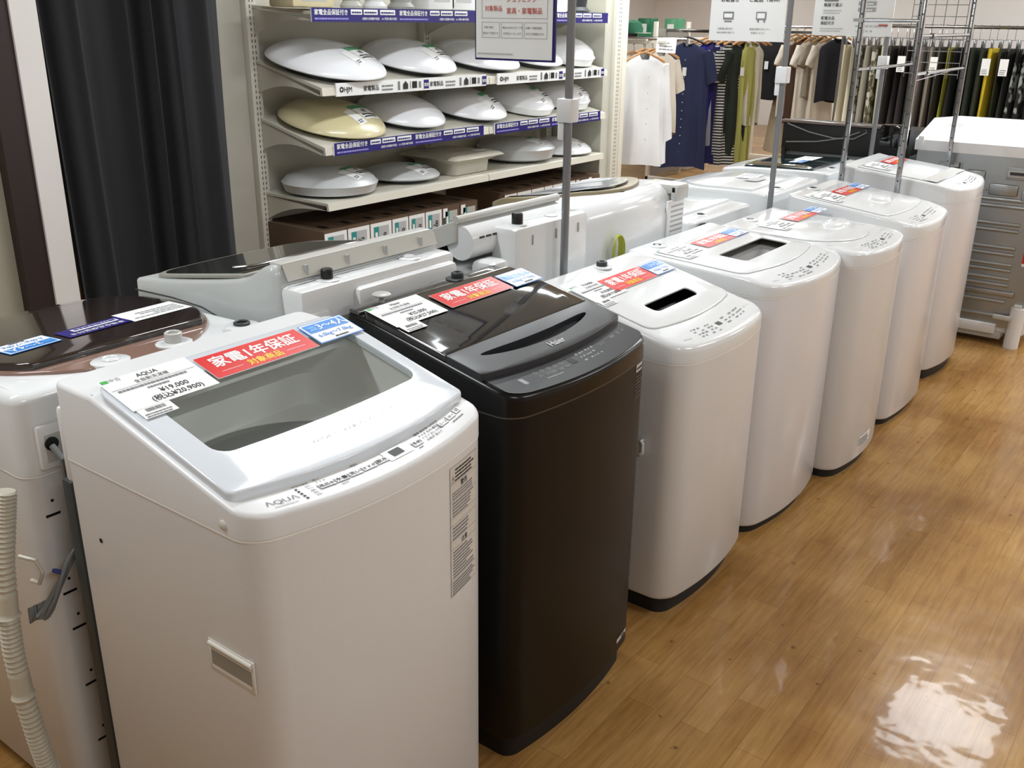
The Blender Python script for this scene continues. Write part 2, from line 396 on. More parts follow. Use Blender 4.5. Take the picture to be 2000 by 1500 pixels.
def panel_icons(b, f, W, m, seed, rows=3, n=9, a0=.0, a1=1., sz=.006, gap=.015):
    rg = random.Random(seed)
    for r in range(rows):
        for i in range(n):
            a = a0+(a1-a0)*(i+rg.uniform(.1, .3))/n; l = (a1-a0)/n*rg.uniform(.4, .75)
            if rg.random() < .85: b.rect(f, a, r*gap, a+l, r*gap+sz*rg.uniform(.5, 1), m)

# ---- first machine: white, glass window lid
PR = [(-1.575, 1.052), (-1.475, 1.05), (-1.46, 1.052), (-1.115, .962), (-1.02, .945)]
xc1, yc1 = (-1.575-1.017)/2, (.775+1.335)/2
LX = lambda X: X-xc1
hole = rrect(LX(-1.415), LX(-1.18), -.23, .25, .03, .02, 0.008, 6)
M1, z1, W1, full1, D1_, Wd1, br1 = washer('washing_machine', 'nearest white washing machine with a large clear glass window in its lid', -1.575, -1.017, .775, 1.335, .909, PR,
    hole=hole, bulge=.046, rf=.045, body=ENAM, top=WHT2, er=.008, topname='top_cover', seamm=mat('seam highlight', '#F2F2EE', .4))  # pale seam colour stands in for the edge highlight
lt = .014
lid_loop = rrect(LX(-1.468), LX(-1.078), -.272, .277, .012, .045, .036, 8)
b = MB(); win = rrect(LX(-1.41), LX(-1.188), -.222, .245, .03, .02, .01, 6)
b.slab(lid_loop, lambda x, y: z1(x, y)+.001, lt, mat('bluish white lid', '#DCE3EA', .12, coat=.6), .004, [win], br1, zb=lambda x, y: z1(x, y)+.0)
lid = b.build('lid', M1)
b = MB(); w2 = offset(win, -.004); b.cap(w2, [], lambda x, y: z1(x, y)+lt-.002, GLASS, br1); b.build('lid_window', lid, flip=False)
b = MB()  # shiny transparent front band of the lid top
g = lambda a, c: Vector((LX(-1.135)-c-.03*(a/.27)**2, a, z1(LX(-1.135)-c-.03*(a/.27)**2)+lt+.0022))
b.text('WIDE CLEAR GLASS TOP', .014, g, INKL, 0.02, 0.002, 0, 'C', 1.3); b.build('lid_lettering', lid, flip=False)
# tub and well under the glass
b = MB(); wl = MC['white satin plastic']; TUB = mat('grey tub plastic', '#D3D5D0', .45)
wellm = mat('grey well plastic', '#F2F2EE', .4)
hw = rrect(-.235, .235, -.252, .256, .04, .04, 0, 6)
b.loft([[(x, y, z1(x, y)-.004) for x, y in hole], [(x, y, z1(x, y)-.03) for x, y in offset(hole, -.002)], [(x, y, .93) for x, y in hw], [(x, y, .8605) for x, y in hw]], wellm, False, False)
circ = lambda r, z, n=64: [(r*math.cos(2*PI*i/n), r*math.sin(2*PI*i/n), z) for i in range(n)]
b.cap(hw, [[p[:2] for p in circ(.226, 0)]], lambda x, y: .8605, wellm)
b.loft([circ(.226, .8605), circ(.22, .845), circ(.226, .84), circ(.215, .8), circ(.195, .79), circ(.2, .4), circ(.17, .36)], TUB, False, True)
b.loft([circ(.224, .858), circ(.218, .866), circ(.200, .864), circ(.196, .83), circ(.22, .825)], mat('balance ring grey', '#8C8F8C', .35), False, False)
b.build('wash_tub', M1)
# control panel
b = MB(); f = cardmap(LX(-1.03)-.028, -.28, z1, .0015)
def pan(a, c):
    y = a-.28; x = LX(-1.017)-.014-.042*(y/.28)**2-c*.8; return Vector((x, y, z1(x, y)+.0012))
b.text('ΛQUΛ', .019, pan, INKG, .044, .012, 0, 'L'); b.dashes(pan, .052, .003, .09, .006, INKL, 1, .9, 2, .7, .005)
for i, lv in enumerate(('65L', '51L', '48L', '36L', '22L')):
    b.text(lv, .007, pan, INK, .122, .036-i*.0085); b.rect(pan, .104, .036-i*.0085, .1085, .0405-i*.0085, INK)
b.text('水位の設定', .006, pan, INK, .104, .046)
b.text('洗い', .007, pan, INK, .142, .047); b.text('すすぎ', .007, pan, INK, .142, .038)
BTN = mat('white key', '#F0F2F4', .45)
def key(a, c, w_, h_, s_, sz=.012):
    b.rect(pan, a-.0008, c-.0008, a+w_+.0008, c+h_+.0008, INKL); p2 = lambda u, v: pan(u, v)+Vector((0, 0, .0008)); b.rect(p2, a, c, a+w_, c+h_, BTN)
    b.text(s_, sz, lambda u, v: pan(u, v)+Vector((0, 0, .0014)), INK, a+w_/2, c+h_*.22, .012, 'C')
key(.139, .017, .029, .015, '風呂水', .0095); key(.171, .018, .024, .015, '水量'); key(.199, .019, .025, .015, '洗い'); key(.228, .02, .028, .015, 'すすぎ', .0095); key(.260, .021, .024, .015, '脱水')
b.dashes(pan, .173, .008, .19, .014, INKG, 2, .8, 3); b.rect(pan, .2, .046, .255, .0465, INKG); b.text('時短', .007, pan, INK, .225, .048, 0, 'C')
b.rect(pan, .284, .014, .342, .052, mat('pale display border', '#CDD2D6', .3)); b.rect(lambda u, v: pan(u, v)+Vector((0, 0, .0006)), .298, .022, .325, .044, BLK)
key(.35, .018, .022, .017, '予約'); b.dashes(pan, .352, .009, .368, .014, INKG, 1, .8, 3)
for i, s_ in enumerate(('標準 自分流 つけおき', 'すすぎ 毛布 槽洗浄', 'ドライ おしゃれ着', 'お急ぎ 念入り')): b.text(s_, .0078, pan, INK, .375+i*.003, .047-i*.0105, .006)
key(.438, .027, .026, .014, 'コース', .009); key(.469, .029, .024, .015, 'ｽﾀｰﾄ', .009); key(.498, .031, .018, .015, '切', .011)
b.dashes(pan, .47, .017, .515, .023, INKG, 1, .8, 3, .6, .008); b.text('7.0kg', .009, pan, INKG, .512, .052)
b.dashes(pan, .495, .062, .54, .065, INKL, 1, .9, 3, .7, .006)
b.build('control_panel', M1, flip=False)
zl = lambda x, y: z1(x, y)+lt
# lid cards
price_card(M1, cardmap(LX(-1.36), .793-yc1, zl, .004), 'AQUA', '¥19,000', '(税込¥20,900)')
warranty_card(M1, cardmap(LX(-1.372), .97-yc1, zl, .004)); capacity_card(M1, cardmap(LX(-1.372), 1.213-yc1, zl, .006))
# side handle, screw cap, hole, warning sheet, rear panel
b = MB(); y = -.28
HM = mat('warm white handle', '#D6D2C8', .35)
b.box(LX(-1.197), LX(-1.083), y-.0012, y+.002, .630, .691, HM, .0006)
b.box(LX(-1.191), LX(-1.089), y-.0016, y+.001, .637, .672, mat('painted recess shade', '#8F897E', .6)); b.box(LX(-1.191), LX(-1.089), y-.0018, y+.001, .637, .643, HM)  # flat darker plate paints the shade of a hollow grip
b.tube([(LX(-1.194), y-.0015, .684), (LX(-1.086), y-.0015, .684)], .0045, HM, 10)
b.build('carry_handle', M1)
b = MB(); b.lathe([(.0085, -.002), (.008, .003), (.004, .005)], (0, 0, 0), HM, 16, Matrix.Translation((LX(-1.122), y, .926)) @ Matrix.Rotation(PI/2, 4, 'X')); b.build('screw_cap', M1)
b = MB(); b.lathe([(.0045, 0), (.0045, .001)], (0, 0, 0), BLK, 14, Matrix.Translation((LX(-1.492), y-.0002, .767)) @ Matrix.Rotation(PI/2, 4, 'X')); b.build('vent_hole', M1)
b = MB(); b.box(-D1_/2-.03, -D1_/2+.001, -.278, .278, .02, .855, mat('dark back panel', '#333838', .5), .004); b.build('back_panel', M1)
b = MB(); b.box(-D1_/2-.02, -D1_/2+.004, -.275, .275, .85, 1.0, WHT2, .01); b.build('rear_housing', M1)
def frontmap(full, yoff, zoff, d=.0008, s=1):
    """maps (a along +y, b up) on the bulged front of a cabinet outline"""
    F = sorted([p for p in full if p[0] > 0.0], key=lambda p: p[1])
    def f(a, b_):
        y = yoff+a
        for p, q in zip(F, F[1:]):
            if p[1] <= y <= q[1] and q[1] > p[1]: x = p[0]+(q[0]-p[0])*(y-p[1])/(q[1]-p[1]); break
        else: x = F[-1][0]-.03
        return Vector((x+d, y, zoff+b_))
    return f
b = MB(); f = frontmap(full1, .135, .62); sh = mat('warning sheet', '#CFCAC2', .6)
b.rect(f, 0, 0, .1, .27, sh, 6); g = frontmap(full1, .135, .62, .0014)
for a in (0, .0995): b.rect(g, a, 0, a+.0005, .27, INKG)
for h_ in (0, .035, .1, .118, .15, .165, .20, .235, .2695): b.rect(g, 0, h_, .1, h_+.0006, INKG, 4)
b.dashes(g, .018, .238, .095, .266, INK, 4, .75, 1, .5, .008); b.text('⚠', .014, g, INK, .003, .24); b.text('警告', .013, g, INK, .05, .222, .01, 'C')
b.dashes(g, .008, .168, .09, .2, INKG, 5, .6, 2, .5, .008); b.dashes(g, .008, .12, .092, .149, INKG, 4, .6, 3, .5, .008); b.text('注意', .012, g, INK, .05, .103, .01, 'C')
b.dashes(g, .008, .038, .092, .098, INKG, 9, .5, 4, .5, .007); b.dashes(g, .005, .002, .094, .033, INKG, 5, .7, 5, .55, .006); b.dashes(g, .008, .203, .09, .22, INKG, 3, .6, 6, .5, .008)
b.build('warning_label', M1, flip=False)

# ---- second machine: black
PR = [(-1.56, 1.025), (-1.5, 1.02), (-1.16, .948), (-1.05, .925)]
M2, z2, W2, full2, D2_, Wd2, br2 = washer('washing_machine', 'black washing machine with glossy black lid, second in the front row', -1.56, -1.05, 1.45, 2.0, .883, PR, bulge=.032, rf=.045,
    body=BLKE, top=mat('black satin plastic', '#0D0D0E', .22, spec=.35), plinth=mat('black plinth', '#0C0B0A', .6), er=.012, base=.06, seamm=mat('metallic seam', '#5A5855', .3, metal=.6))
xc2, yc2 = (-1.56-1.045)/2, 1.725; LX2 = lambda X: X-xc2
b = MB(); lp = rrect(LX2(-1.513), LX2(-1.26), -.272, .272, .002, .03, 0, 8); b.slab(lp, z2, .014, BLKG, .004, (), br2); glid = b.build('lid', M2); glid['label'] = 'glossy black lid'
b = MB(); lp = rrect(LX2(-1.26), LX2(-1.135), -.272, .272, .01, .002, .028, 10)
so = [(LX2(-1.205)+.016*math.cos(a)*(1)-.018*(math.sin(a))**2*0, .205*math.sin(a)) for a in [2*PI*i/40 for i in range(40)]]
so = [(LX2(-1.197)+.02*(math.cos(a) if math.cos(a) < 0 else .7*math.cos(a))-.022*(abs(math.sin(a)))**2, .205*math.sin(a)) for a in [2*PI*i/40 for i in range(40)]]
b.slab(lp, z2, .0145, BLKM, .002, [so], br2, zb=lambda x, y: z2(x, y)-.012)
b.cap(so, [], lambda x, y: z2(x, y)-.011, BLK); b.build('lid_grip', glid)
b = MB(); lp = rrect(LX2(-1.556), LX2(-1.518), -.268, .268, .003, .012, 0, 6); b.slab(lp, z2, .006, mat('dark glossy rear deck', '#3A3D40', .08, coat=.8), .003); b.build('rear_deck', M2)
def pan2(a, c):
    y = a-.275; x = LX2(-1.05)-.012-.028*(y/.275)**2-.010-c; return Vector((x, y, z2(x, y)+.0012))
LI = mat('pale print', '#9DA0A3', .5); b = MB()
b.cap(rrect(LX2(-1.16), LX2(-1.045)-.008, -.266, .266, .05, .002, .03, 10), [], lambda x, y: z2(x, y)+.0008, BLKM, br2)
panel_base = b.build('panel_face', M2, flip=False); b = MB()
b.text('Haier', .026, lambda u, v: pan2(u, v)+Vector((0, 0, .0145)), mat('silver print', '#CFCFCF', .3), .275, .083, .012, 'C')
b.rect(pan2, .07, .012, .083, .034, LI); b.text('ﾅﾋﾞ', .006, pan2, LI, .07, .006)
for i, s_ in enumerate(('洗い', 'すすぎ', '脱水', '水量', '乾燥')):
    a = .125+i*.022; b.text('○', .012, pan2, LI, a, .034); b.text(s_, .0075, pan2, LI, a, .02, .01)
b.dashes(pan2, .135, .008, .2, .013, LI, 1, .8, 3, .6, .006); b.rect(pan2, .242, .022, .262, .046, mat('dim display', '#2A2D31', .2))
panel_icons(b, lambda u, v: pan2(u, v+.015), 1, LI, 8, 3, 6, .28, .36, .006, .014); b.text('コース', .0085, pan2, LI, .38, .035); b.text('電源', .01, pan2, LI, .44, .036); b.text('⏻', .014, pan2, LI, .475, .034); b.text('入', .012, pan2, LI, .5, .034)
b.build('control_panel', M2, flip=False)
zl2 = lambda x, y: z2(x, y)+.014
price_card(M2, cardmap(LX2(-1.4), 1.457-yc2, zl2, .003), 'Haier', '¥25,000', '(税込¥27,500)'); warranty_card(M2, cardmap(LX2(-1.405), 1.647-yc2, zl2, .003)); capacity_card(M2, cardmap(LX2(-1.4), 1.89-yc2, zl2, .004))
knob(M2, LX2(-1.535), 1.82-yc2, 1.03, .016, .018, DGRY, ring=DGRY)
b = MB(); b.lathe([(.006, 0), (.006, .012), (.02, .016), (.022, .02), (.018, .023)], (LX2(-1.535), 1.548-yc2, 1.028), LGRY, 24); b.build('inlet_cap', M2)
b = MB(); f = frontmap(full2, .195, .79); g = frontmap(full2, .195, .79, .0013); b.rect(f, 0, .066, .072, .086, LGRY, 4); b.dashes(g, .004, .072, .068, .08, INK, 1, .95, 3, .7, .008)
b.dashes(f, 0, 0, .07, .06, mat('dim print', '#55524E', .6), 7, .6, 4, .5, .01); b.build('warning_label', M2, flip=False)
b = MB(); f = frontmap(full2, .17, .1); b.rect(f, 0, 0, .085, .012, LGRY, 4); b.dashes(frontmap(full2, .17, .1, .0013), .03, .002, .055, .01, INK, 1, .9, 3, .8, .005); b.build('spec_label', M2, flip=False)

# ---- further machines of the front row
def row_machine(label, X0, X1, Y0, Y1, zs, prof, bulge, rf, base, win=None, lidx=(-1.5, -1.15), cards=None, brand=('', '', ''), grip=None, seed=1, stripe=False, body=ENAM, top=WHT, plinth=DPL,
                roundlid=False, knobp=None, plin=.02, cap='1〜2人', kg='4.5kg〜5.0kg', er=.014, lt=.004, film=None, disp=.5):
    hole = None; xc, yc = (X0+X1)/2, (Y0+Y1)/2; l = lambda X: X-xc
    if win: hl = rrect(l(win[0]), l(win[1]), win[2]-yc, win[3]-yc, .02, .012, 0, 4); hole = offset(hl, -.003)
    T, zf, wl_, full, D, W, br = washer('washing_machine', label, X0, X1, Y0, Y1, zs, prof, hole=hole, bulge=bulge, rf=rf, base=base, body=body, top=top, plinth=plinth, er=er, plin=plin)
    lp = rrect(l(lidx[0]), l(lidx[1]), -W/2+.02, W/2-.02, .03, .01, bulge*.8, 8)
    if roundlid:
        cx = l((lidx[0]+lidx[1])/2)+.03; lp = [(l(lidx[0])+.002, -W/2+.02)]+[(cx-.02+(l(lidx[1])-cx+.02)*math.cos(a), (W/2-.02)*math.sin(a)) for a in [-PI/2+PI*i/32 for i in range(33)]]+[(l(lidx[0])+.002, W/2-.02)]
    holes = []
    if win:
        holes = [hl]
    b = MB(); b.slab(lp, lambda x, y: zf(x, y)+.001, lt, top, .003, holes, br); ld = b.build('lid', T)
    if win:
        b = MB(); zd = lambda x, y: zf(x, y)-win[5]; wl2 = offset(hl, -.001)
        b.loft([[(x, y, zf(x, y)+.002) for x, y in wl2], [(x, y, zd(x, y)) for x, y in wl2]], win[4], False, False); b.cap(wl2, [], zd, win[4], br)
        b.build('lid_window', ld)
    if grip:
        b = MB(); gx, gy, L_, Wd = grip; ringz = lambda x, y: zf(x, y)+lt
        rg = []
        for k, (sc, h_) in enumerate(((1, 0), (.92, .006), (.8, .012), (.55, .016), (.2, .017))):
            rg.append([(l(gx)+Wd*sc*math.cos(a), gy-yc+L_*sc*math.sin(a), ringz(l(gx)+Wd*sc*math.cos(a), 0)+h_) for a in [2*PI*i/28 for i in range(28)]])
        b.loft(rg, top, False, True); b.build('lid_grip', ld)
    if stripe:
        b = MB(); b.cap(rrect(l(stripe[0]), l(stripe[1]), -W/2+.02, W/2-.02, .002, .002, .0, 4), [], lambda x, y: zf(x, y)+lt+.0015, LGRY, br); b.build('lid_stripe', ld)
    b = MB()
    def pn(a, c):
        y = a-W/2; x = D/2-.02-bulge*(y/(W/2))**2*.9-c; return Vector((x, y, zf(x, y)+.0015))
    b.rect(lambda u, v: pn(u, v), W*disp-.012, .03, W*disp+.012, .045, DGRY); panel_icons(b, lambda u, v: pn(u, v+.01), 1, INKG, seed, 4, 6, .12, W*disp-.03, .0055, .013)
    panel_icons(b, lambda u, v: pn(u, v+.022), 1, INKG, seed+5, 3, 5, W*disp+.03, W-.1, .0055, .013); b.text('入', .01, pn, INKG, W-.06, .03)
    b.text('切', .01, pn, INKG, W-.085, .03); b.dashes(pn, .05, .018, .085, .022, INKL, 1, .9, 2, .7, .006); b.build('control_panel', T, flip=False)
    zl = lambda x, y: zf(x, y)+lt+.001
    if cards:
        for kind, cx, cy in cards:
            f = cardmap(l(cx), cy-yc, zl, .0025 if kind != 'c' else .004)
            if kind == 'p': price_card(T, f, *brand)
            elif kind == 'w': warranty_card(T, f)
            else: capacity_card(T, f, cap, kg)
    if knobp: knob(T, l(knobp[0]), knobp[1]-yc, zf(l(knobp[0]))+.0, .017, knobp[2] if len(knobp) > 2 else .012, knobp[3] if len(knobp) > 3 else DGRY, ring=top)
    return T, zf, full, D, W, xc, yc
VOID = mat('recess shade black', '#050505', .15, spec=.4)  # black walls and floor put the darkness of an open slot into the colour
M3 = row_machine('white washing machine with black slot window in its lid and thick dark plinth', -1.555, -1.045, 2.19, 2.72, .79, [(-1.555, .946), (-1.46, .93), (-1.16, .858), (-1.03, .833)], .035, .06, .06,
    win=(-1.285, -1.237, 2.33, 2.585, VOID, .03), lidx=(-1.455, -1.165), cards=[('p', -1.36, 2.205), ('w', -1.372, 2.37-.035), ('c', -1.372, 2.572)], brand=('TOSHIBA', '¥18,000', '(税込¥19,800)'), knobp=(-1.515, 2.475, .018, DGRY), seed=3, disp=.48, plin=.03, er=.02)
b = MB(); b.tube([(-.01, -.268, .535), (-.01, -.278, .535), (-.004, -.278, .53), (-.004, -.278, .5), (-.01, -.278, .495), (-.01, -.268, .495)], .004, WHT2, 8); o = b.build('side_hook', M3[0]); o.location = (.13, 0, .02)
M4 = row_machine('white washing machine with smoky oblong lid window, fourth from the near end', -1.62, -1.045, 2.8, 3.42, .838, [(-1.62, .922), (-1.53, .914), (-1.18, .895), (-1.03, .868)], .05, .06, .03,
    win=(-1.365, -1.26, 2.97, 3.33, mat('brown black lid window', '#23221E', .2, spec=.25), .012), lidx=(-1.53, -1.165), cards=[('p', -1.43, 2.835), ('w', -1.428, 3.03), ('c', -1.428, 3.25)], brand=('', '¥22,000', '(税込¥24,200)'), knobp=(-1.575, 2.93, .004, INKL), seed=4, body=ENAM2, disp=.52)
M5 = row_machine('white washing machine with a round domed lid between two taller neighbours', -1.575, -.985, 3.4, 3.92, .832, [(-1.575, .916), (-1.47, .907), (-1.15, .897), (-.98, .88)], .04, .06, .035,
    lidx=(-1.46, -1.10), roundlid=True, grip=(-1.25, 3.78, .1, .045), cards=[('p', -1.37, 3.5), ('w', -1.372, 3.695), ('c', -1.372, 3.915)], brand=('', '¥20,000', '(税込¥22,000)'), knobp=(-1.53, 3.6, .004, DGRY), seed=5, disp=.58)
b = MB(); f = frontmap(M5[2], -.07, .085); b.rect(f, 0, 0, .12, .045, PAP, 4); b.dashes(frontmap(M5[2], -.07, .085, .0013), .004, .004, .115, .04, INK, 4, .7, 3, .5, .01); b.build('spec_label', M5[0], flip=False)
M6 = row_machine('white washing machine with flat square lid and grip bump beside the chrome rack', -1.565, -1.0, 4.05, 4.6, .822, [(-1.565, .955), (-1.5, .945), (-1.12, .9), (-1.0, .872)], .03, .06, .03,
    lidx=(-1.5, -1.12), grip=(-1.27, 4.37, .07, .05), cards=[('p', -1.375, 4.08), ('w', -1.38, 4.262), ('c', -1.38, 4.47)], brand=('', '¥21,000', '(税込¥23,100)'), knobp=(-1.535, 4.27, .006, BLK), seed=6, body=ENAM2, disp=.45)
M7 = row_machine('farthest white washing machine of the front row, tall with a grey lid stripe', -1.59, -1.01, 4.77, 5.33, .866, [(-1.59, 1.003), (-1.52, .99), (-1.14, .95), (-1.0, .925)], .05, .05, .05,
    lidx=(-1.52, -1.14), stripe=(-1.21, -1.145), cards=[('p', -1.41, 4.83), ('w', -1.415, 5.035)], brand=('', '¥24,000', '(税込¥26,400)'), seed=7, body=ENAM2, disp=.4, cap='1〜2人')

# ------------------------------------------------------------------ back row (backs toward the aisle machines)
# brown lidded machine at the left edge
X0, X1, Y0, Y1 = -2.27, -1.685, .75, 1.32
PR0 = [(-2.27, .96), (-2.15, .985), (-1.76, 1.0), (-1.685, .998)]
M0, z0f, w0, full0, D0, W0, br0 = washer('washing_machine', 'white washing machine with brown round lid and corrugated hose at the left edge', X0, X1, Y0, Y1, .835, PR0, facing=-1, bulge=.03, rf=.06, rb=.035, base=.03, body=ENAM, top=WHT, er=.02,
    plinth=GRYP)
xc0, yc0 = (X0+X1)/2, (Y0+Y1)/2
def L0(X, Y): return (-(X-xc0), -(Y-yc0))
BRN = mat('brown translucent plastic', '#8A6E62', .12, coat=.8); BRD = mat('dark brown lid', '#2E2522', .08, coat=.8)
cx, cy = L0(-1.955, 1.035)
b = MB(); lp = [(cx+.275*math.cos(a), cy+.272*math.sin(a)) for a in [2*PI*i/56 for i in range(56)]]
b.slab(lp, z0f, .007, BRN, .003, (), br0); dk = b.build('brown_deck', M0)
b = MB(); lp = [(cx+.265*math.cos(a), cy+.262*math.sin(a)) for a in [2*PI*i/64 for i in range(64)] if .265*math.cos(a)+cx > L0(-1.775, 0)[0]]
lp = [p for p in lp]
aa = math.acos((L0(-1.775, 0)[0]-cx)/.265); lp = [(cx+.265*math.cos(a), cy+.262*math.sin(a)) for a in [-aa+2*aa*i/48 for i in range(49)]]
b.slab(lp, z0f, .022, BRD, .006, (), br0); ld0 = b.build('lid', M0); ld0['label'] = 'dark brown lid'
for (X, Y, nm, col_, hh) in ((-1.712, 1.11, 'water_inlet', LGRY, .02), (-1.712, .965, 'bath_inlet', WHT, .003), (-1.70, 1.275, 'water_inlet_cap', DGRY, .006)):
    x, y = L0(X, Y); b = MB(); b.lathe([(.034, 0), (.034, .009), (.03, .011)], (x, y, z0f(x)), WHT, 28, sy=1.15); b.lathe([(.018, 0), (.018, .01+hh), (.015, .012+hh), (.012, .01+hh), (.012, .006+hh)], (x, y, z0f(x)), col_, 24); b.build(nm, M0)
# upside down cards (facing the other aisle): local frame text runs along local +y, up = -x
f = cardmap(*L0(-2.0, .99), lambda x, y: z0f(x, y)+.022, .002, -.1); 
def lcard(X, Y, ang=0): x, y = L0(X, Y); return cardmap(x, y, lambda x, y: z0f(x, y)+.022, .002, ang)
capacity_card(M0, lcard(-1.94, .95, .1))
b = MB(); f = lcard(-1.94, 1.12, .06); b.rect(f, 0, 0, .15, .062, PUR); g = lambda a, c: f(a, c)+Vector((0, 0, .0006)); b.text('家電全品保証付き', .016, g, PAP, .075, .04, .01, 'C'); b.rect(g, .012, .012, .12, .03, PAP); b.dashes(lambda a, c: f(a, c)+Vector((0, 0, .001)), .016, .015, .115, .027, PUR, 1, .9, 2, .7, .01); b.build('purple_card', M0, flip=False)
b = MB(); f = lcard(-1.96, 1.27, .02); b.rect(f, 0, 0, .15, .09, PAP); g = lambda a, c: f(a, c)+Vector((0, 0, .0006)); b.dashes(g, .01, .03, .14, .08, INKG, 4, .5, 2, .35, .01); b.build('price_card', M0, flip=False)
# back details
xb = -D0/2
b = MB(); rg = random.Random(2)
for i, z in enumerate((.75, .575, .49, .35, .205, .11)):
    Yk = .79+.006*i; y = -(Yk-yc0)
    b.box(xb-.001, xb+.002, y-.014, y+.014, z-.004, z+.001, BLK)
    b.lathe([(.003, -.001), (.003, .001)], (0, 0, 0), BLK, 10, Matrix.Translation((xb-.0005, y-.002, z+.028)) @ Matrix.Rotation(PI/2, 4, 'Y'))
    b.lathe([(.002, -.001), (.002, .001)], (0, 0, 0), BLK, 8, Matrix.Translation((xb-.0005, y-.035, z+.012)) @ Matrix.Rotation(PI/2, 4, 'Y'))
b.build('vent_slots', M0)
b = MB(); b.box(xb-.012, xb+.01, -(.845-yc0)-.03, -(.79-yc0)+.01, .845, .935, WHT2, .006); b.box(xb-.0135, xb-.010, -(.815-yc0)-.012, -(.80-yc0)+.008, .86, .915, LGRY); b.lathe([(.013, -.001), (.013, .003)], (0, 0, 0), BLK, 18, Matrix.Translation((xb-.0155, -(.803-yc0), .897)) @ Matrix.Rotation(PI/2, 4, 'Y'))
b.build('cord_outlet', M0)
def wl0(X, Y, Z): x, y = L0(X, Y); return (x, y, Z)
cbl = mat('grey cable', '#6C6E6C', .5); CT = mat('blue tie', '#22286E', .5)
b = MB(); rg = random.Random(4)
b.tube([wl0(-1.665, .80, .895), wl0(-1.64, .803, .875), wl0(-1.645, .808, .80), wl0(-1.64, .813, .72)], .006, cbl)
for i in range(8):
    o = rg.uniform(-.008, .008); k = i/7-.5
    b.tube([wl0(-1.645+rg.uniform(-.004, .004), .815+.012*k, .78), wl0(-1.64, .815+.008*k, .70), wl0(-1.632, .775+.014*k, .665+.012*k+o), wl0(-1.626+o, .737+.03*k, .615+.02*k), wl0(-1.628, .715+.03*k, .590-.012*math.cos(k*3)), wl0(-1.64-o, .708+.032*k, .584+.01*k), wl0(-1.65, .715+.03*k, .60)], .0042, cbl)
b.build('power_cord', M0)
b = MB()
for (Y, Z) in ((.815, .70), (.762, .652)):
    b.lathe([(.015, -.0025), (.016, 0), (.015, .0025)], (0, 0, 0), CT, 14, Matrix.Translation(wl0(-1.64, Y, Z)) @ Matrix.Rotation(.6, 4, 'X'), sx=.8)
b.build('cord_tie', M0)
HO = mat('cream corrugated hose', '#C9C4B4', .4); b = MB()
pts = [(.70, .84), (.688, .78), (.672, .70), (.662, .6), (.658, .52), (.66, .42), (.668, .32), (.676, .24), (.692, .17), (.70, .10)]
cum = []; n = 150
def hp(t):
    k = t*(len(pts)-1); i = min(int(k), len(pts)-2); u = k-i; return (pts[i][0]*(1-u)+pts[i+1][0]*u, pts[i][1]*(1-u)+pts[i+1][1]*u)
path, rad = [], []
for i in range(n+1):
    Y, Z = hp(i/n); path.append(wl0(-1.665, Y+.004, Z)); sm = (.28 < i/n < .34) or (.50 < i/n < .56) or i/n > .93
    rad.append(.019 if sm else (.0195 if i % 2 else .0165))
    if i/n in (.34, .56): rad[-1] = .023
b.tube(path, rad, HO, 14); b.build('drain_hose', M0)
b = MB(); b.tube([wl0(-1.69, .715, .69), wl0(-1.66, .73, .685), wl0(-1.65, .735, .66), wl0(-1.66, .73, .635), wl0(-1.69, .73, .63)], .004, HO); b.build('hose_clip', M0)

# D1: big slanted-lid washer seen from behind
def side_extrude(b, poly, y0, y1, m, bev=.006):
    """poly: x,z points (closed) extruded in y with slightly rounded ends"""
    pl = poly; q = offset(poly, bev)
    b.loft([[(x, y0, z) for x, z in q], [(x, y0+bev*.4, z) for x, z in offset(poly, bev*.3)], [(x, y0+bev, z) for x, z in pl], [(x, y1-bev, z) for x, z in pl], [(x, y1-bev*.4, z) for x, z in offset(poly, bev*.3)], [(x, y1, z) for x, z in q]], m)
def smoothpoly(P, n=3):
    for _ in range(n):
        Q = []
        for i in range(len(P)):
            a, b_ = P[i], P[(i+1) % len(P)]
            Q += [(a[0]*.75+b_[0]*.25, a[1]*.75+b_[1]*.25), (a[0]*.25+b_[0]*.75, a[1]*.25+b_[1]*.75)]
        P = Q
    return P
GW = mat('cool grey white plastic', '#C0C5C4', .3, coat=.3); RIM = mat('warm grey rim', '#98988F', .35)
D1 = thing('washing_machine', 'large washer seen from behind with slanted dark glass lid, beside the curtain', 'washing machine', (-1.95, 1.65, 0), PI)
dl = lambda X, Z: (-(X+1.95), Z)
W = .275
b = MB(); side_extrude(b, [dl(*p) for p in ((-2.26, .02), (-2.262, .985), (-2.0, .995), (-1.86, .97), (-1.80, .93), (-1.63, .90), (-1.63, .02))], -W, W, GW, .01); b.build('cabinet', D1)
b = MB(); top = [(-2.262, .93), (-2.264, .96), (-2.264, 1.0), (-2.25, 1.004), (-2.05, 1.03), (-1.83, 1.068), (-1.785, 1.085), (-1.735, 1.118), (-1.70, 1.118), (-1.69, 1.06), (-1.68, .95), (-1.76, .935), (-1.83, .945), (-1.92, .95), (-2.05, .94)]
side_extrude(b, [dl(*p) for p in smoothpoly([(p) for p in top], 2)], -W-.002, W+.002, GW, .012); b.build('top_cover', D1)
b = MB(); gl = [(-2.262, .972), (-2.1, .978), (-1.98, .975), (-1.92, .962), (-1.86, .935), (-1.80, .905), (-1.76, .897), (-1.73, .90)]
for sy in (-1, 1):
    b = MB(); b.tube([(dl(*p)[0], sy*(W+.002), p[1]) for p in gl], .002, DGRY, 6); b.build('side_groove', D1)
zt1 = lerp_prof([dl(*p) for p in ((-2.262, 1.0), (-2.05, 1.034), (-1.83, 1.07), (-1.75, 1.1))])
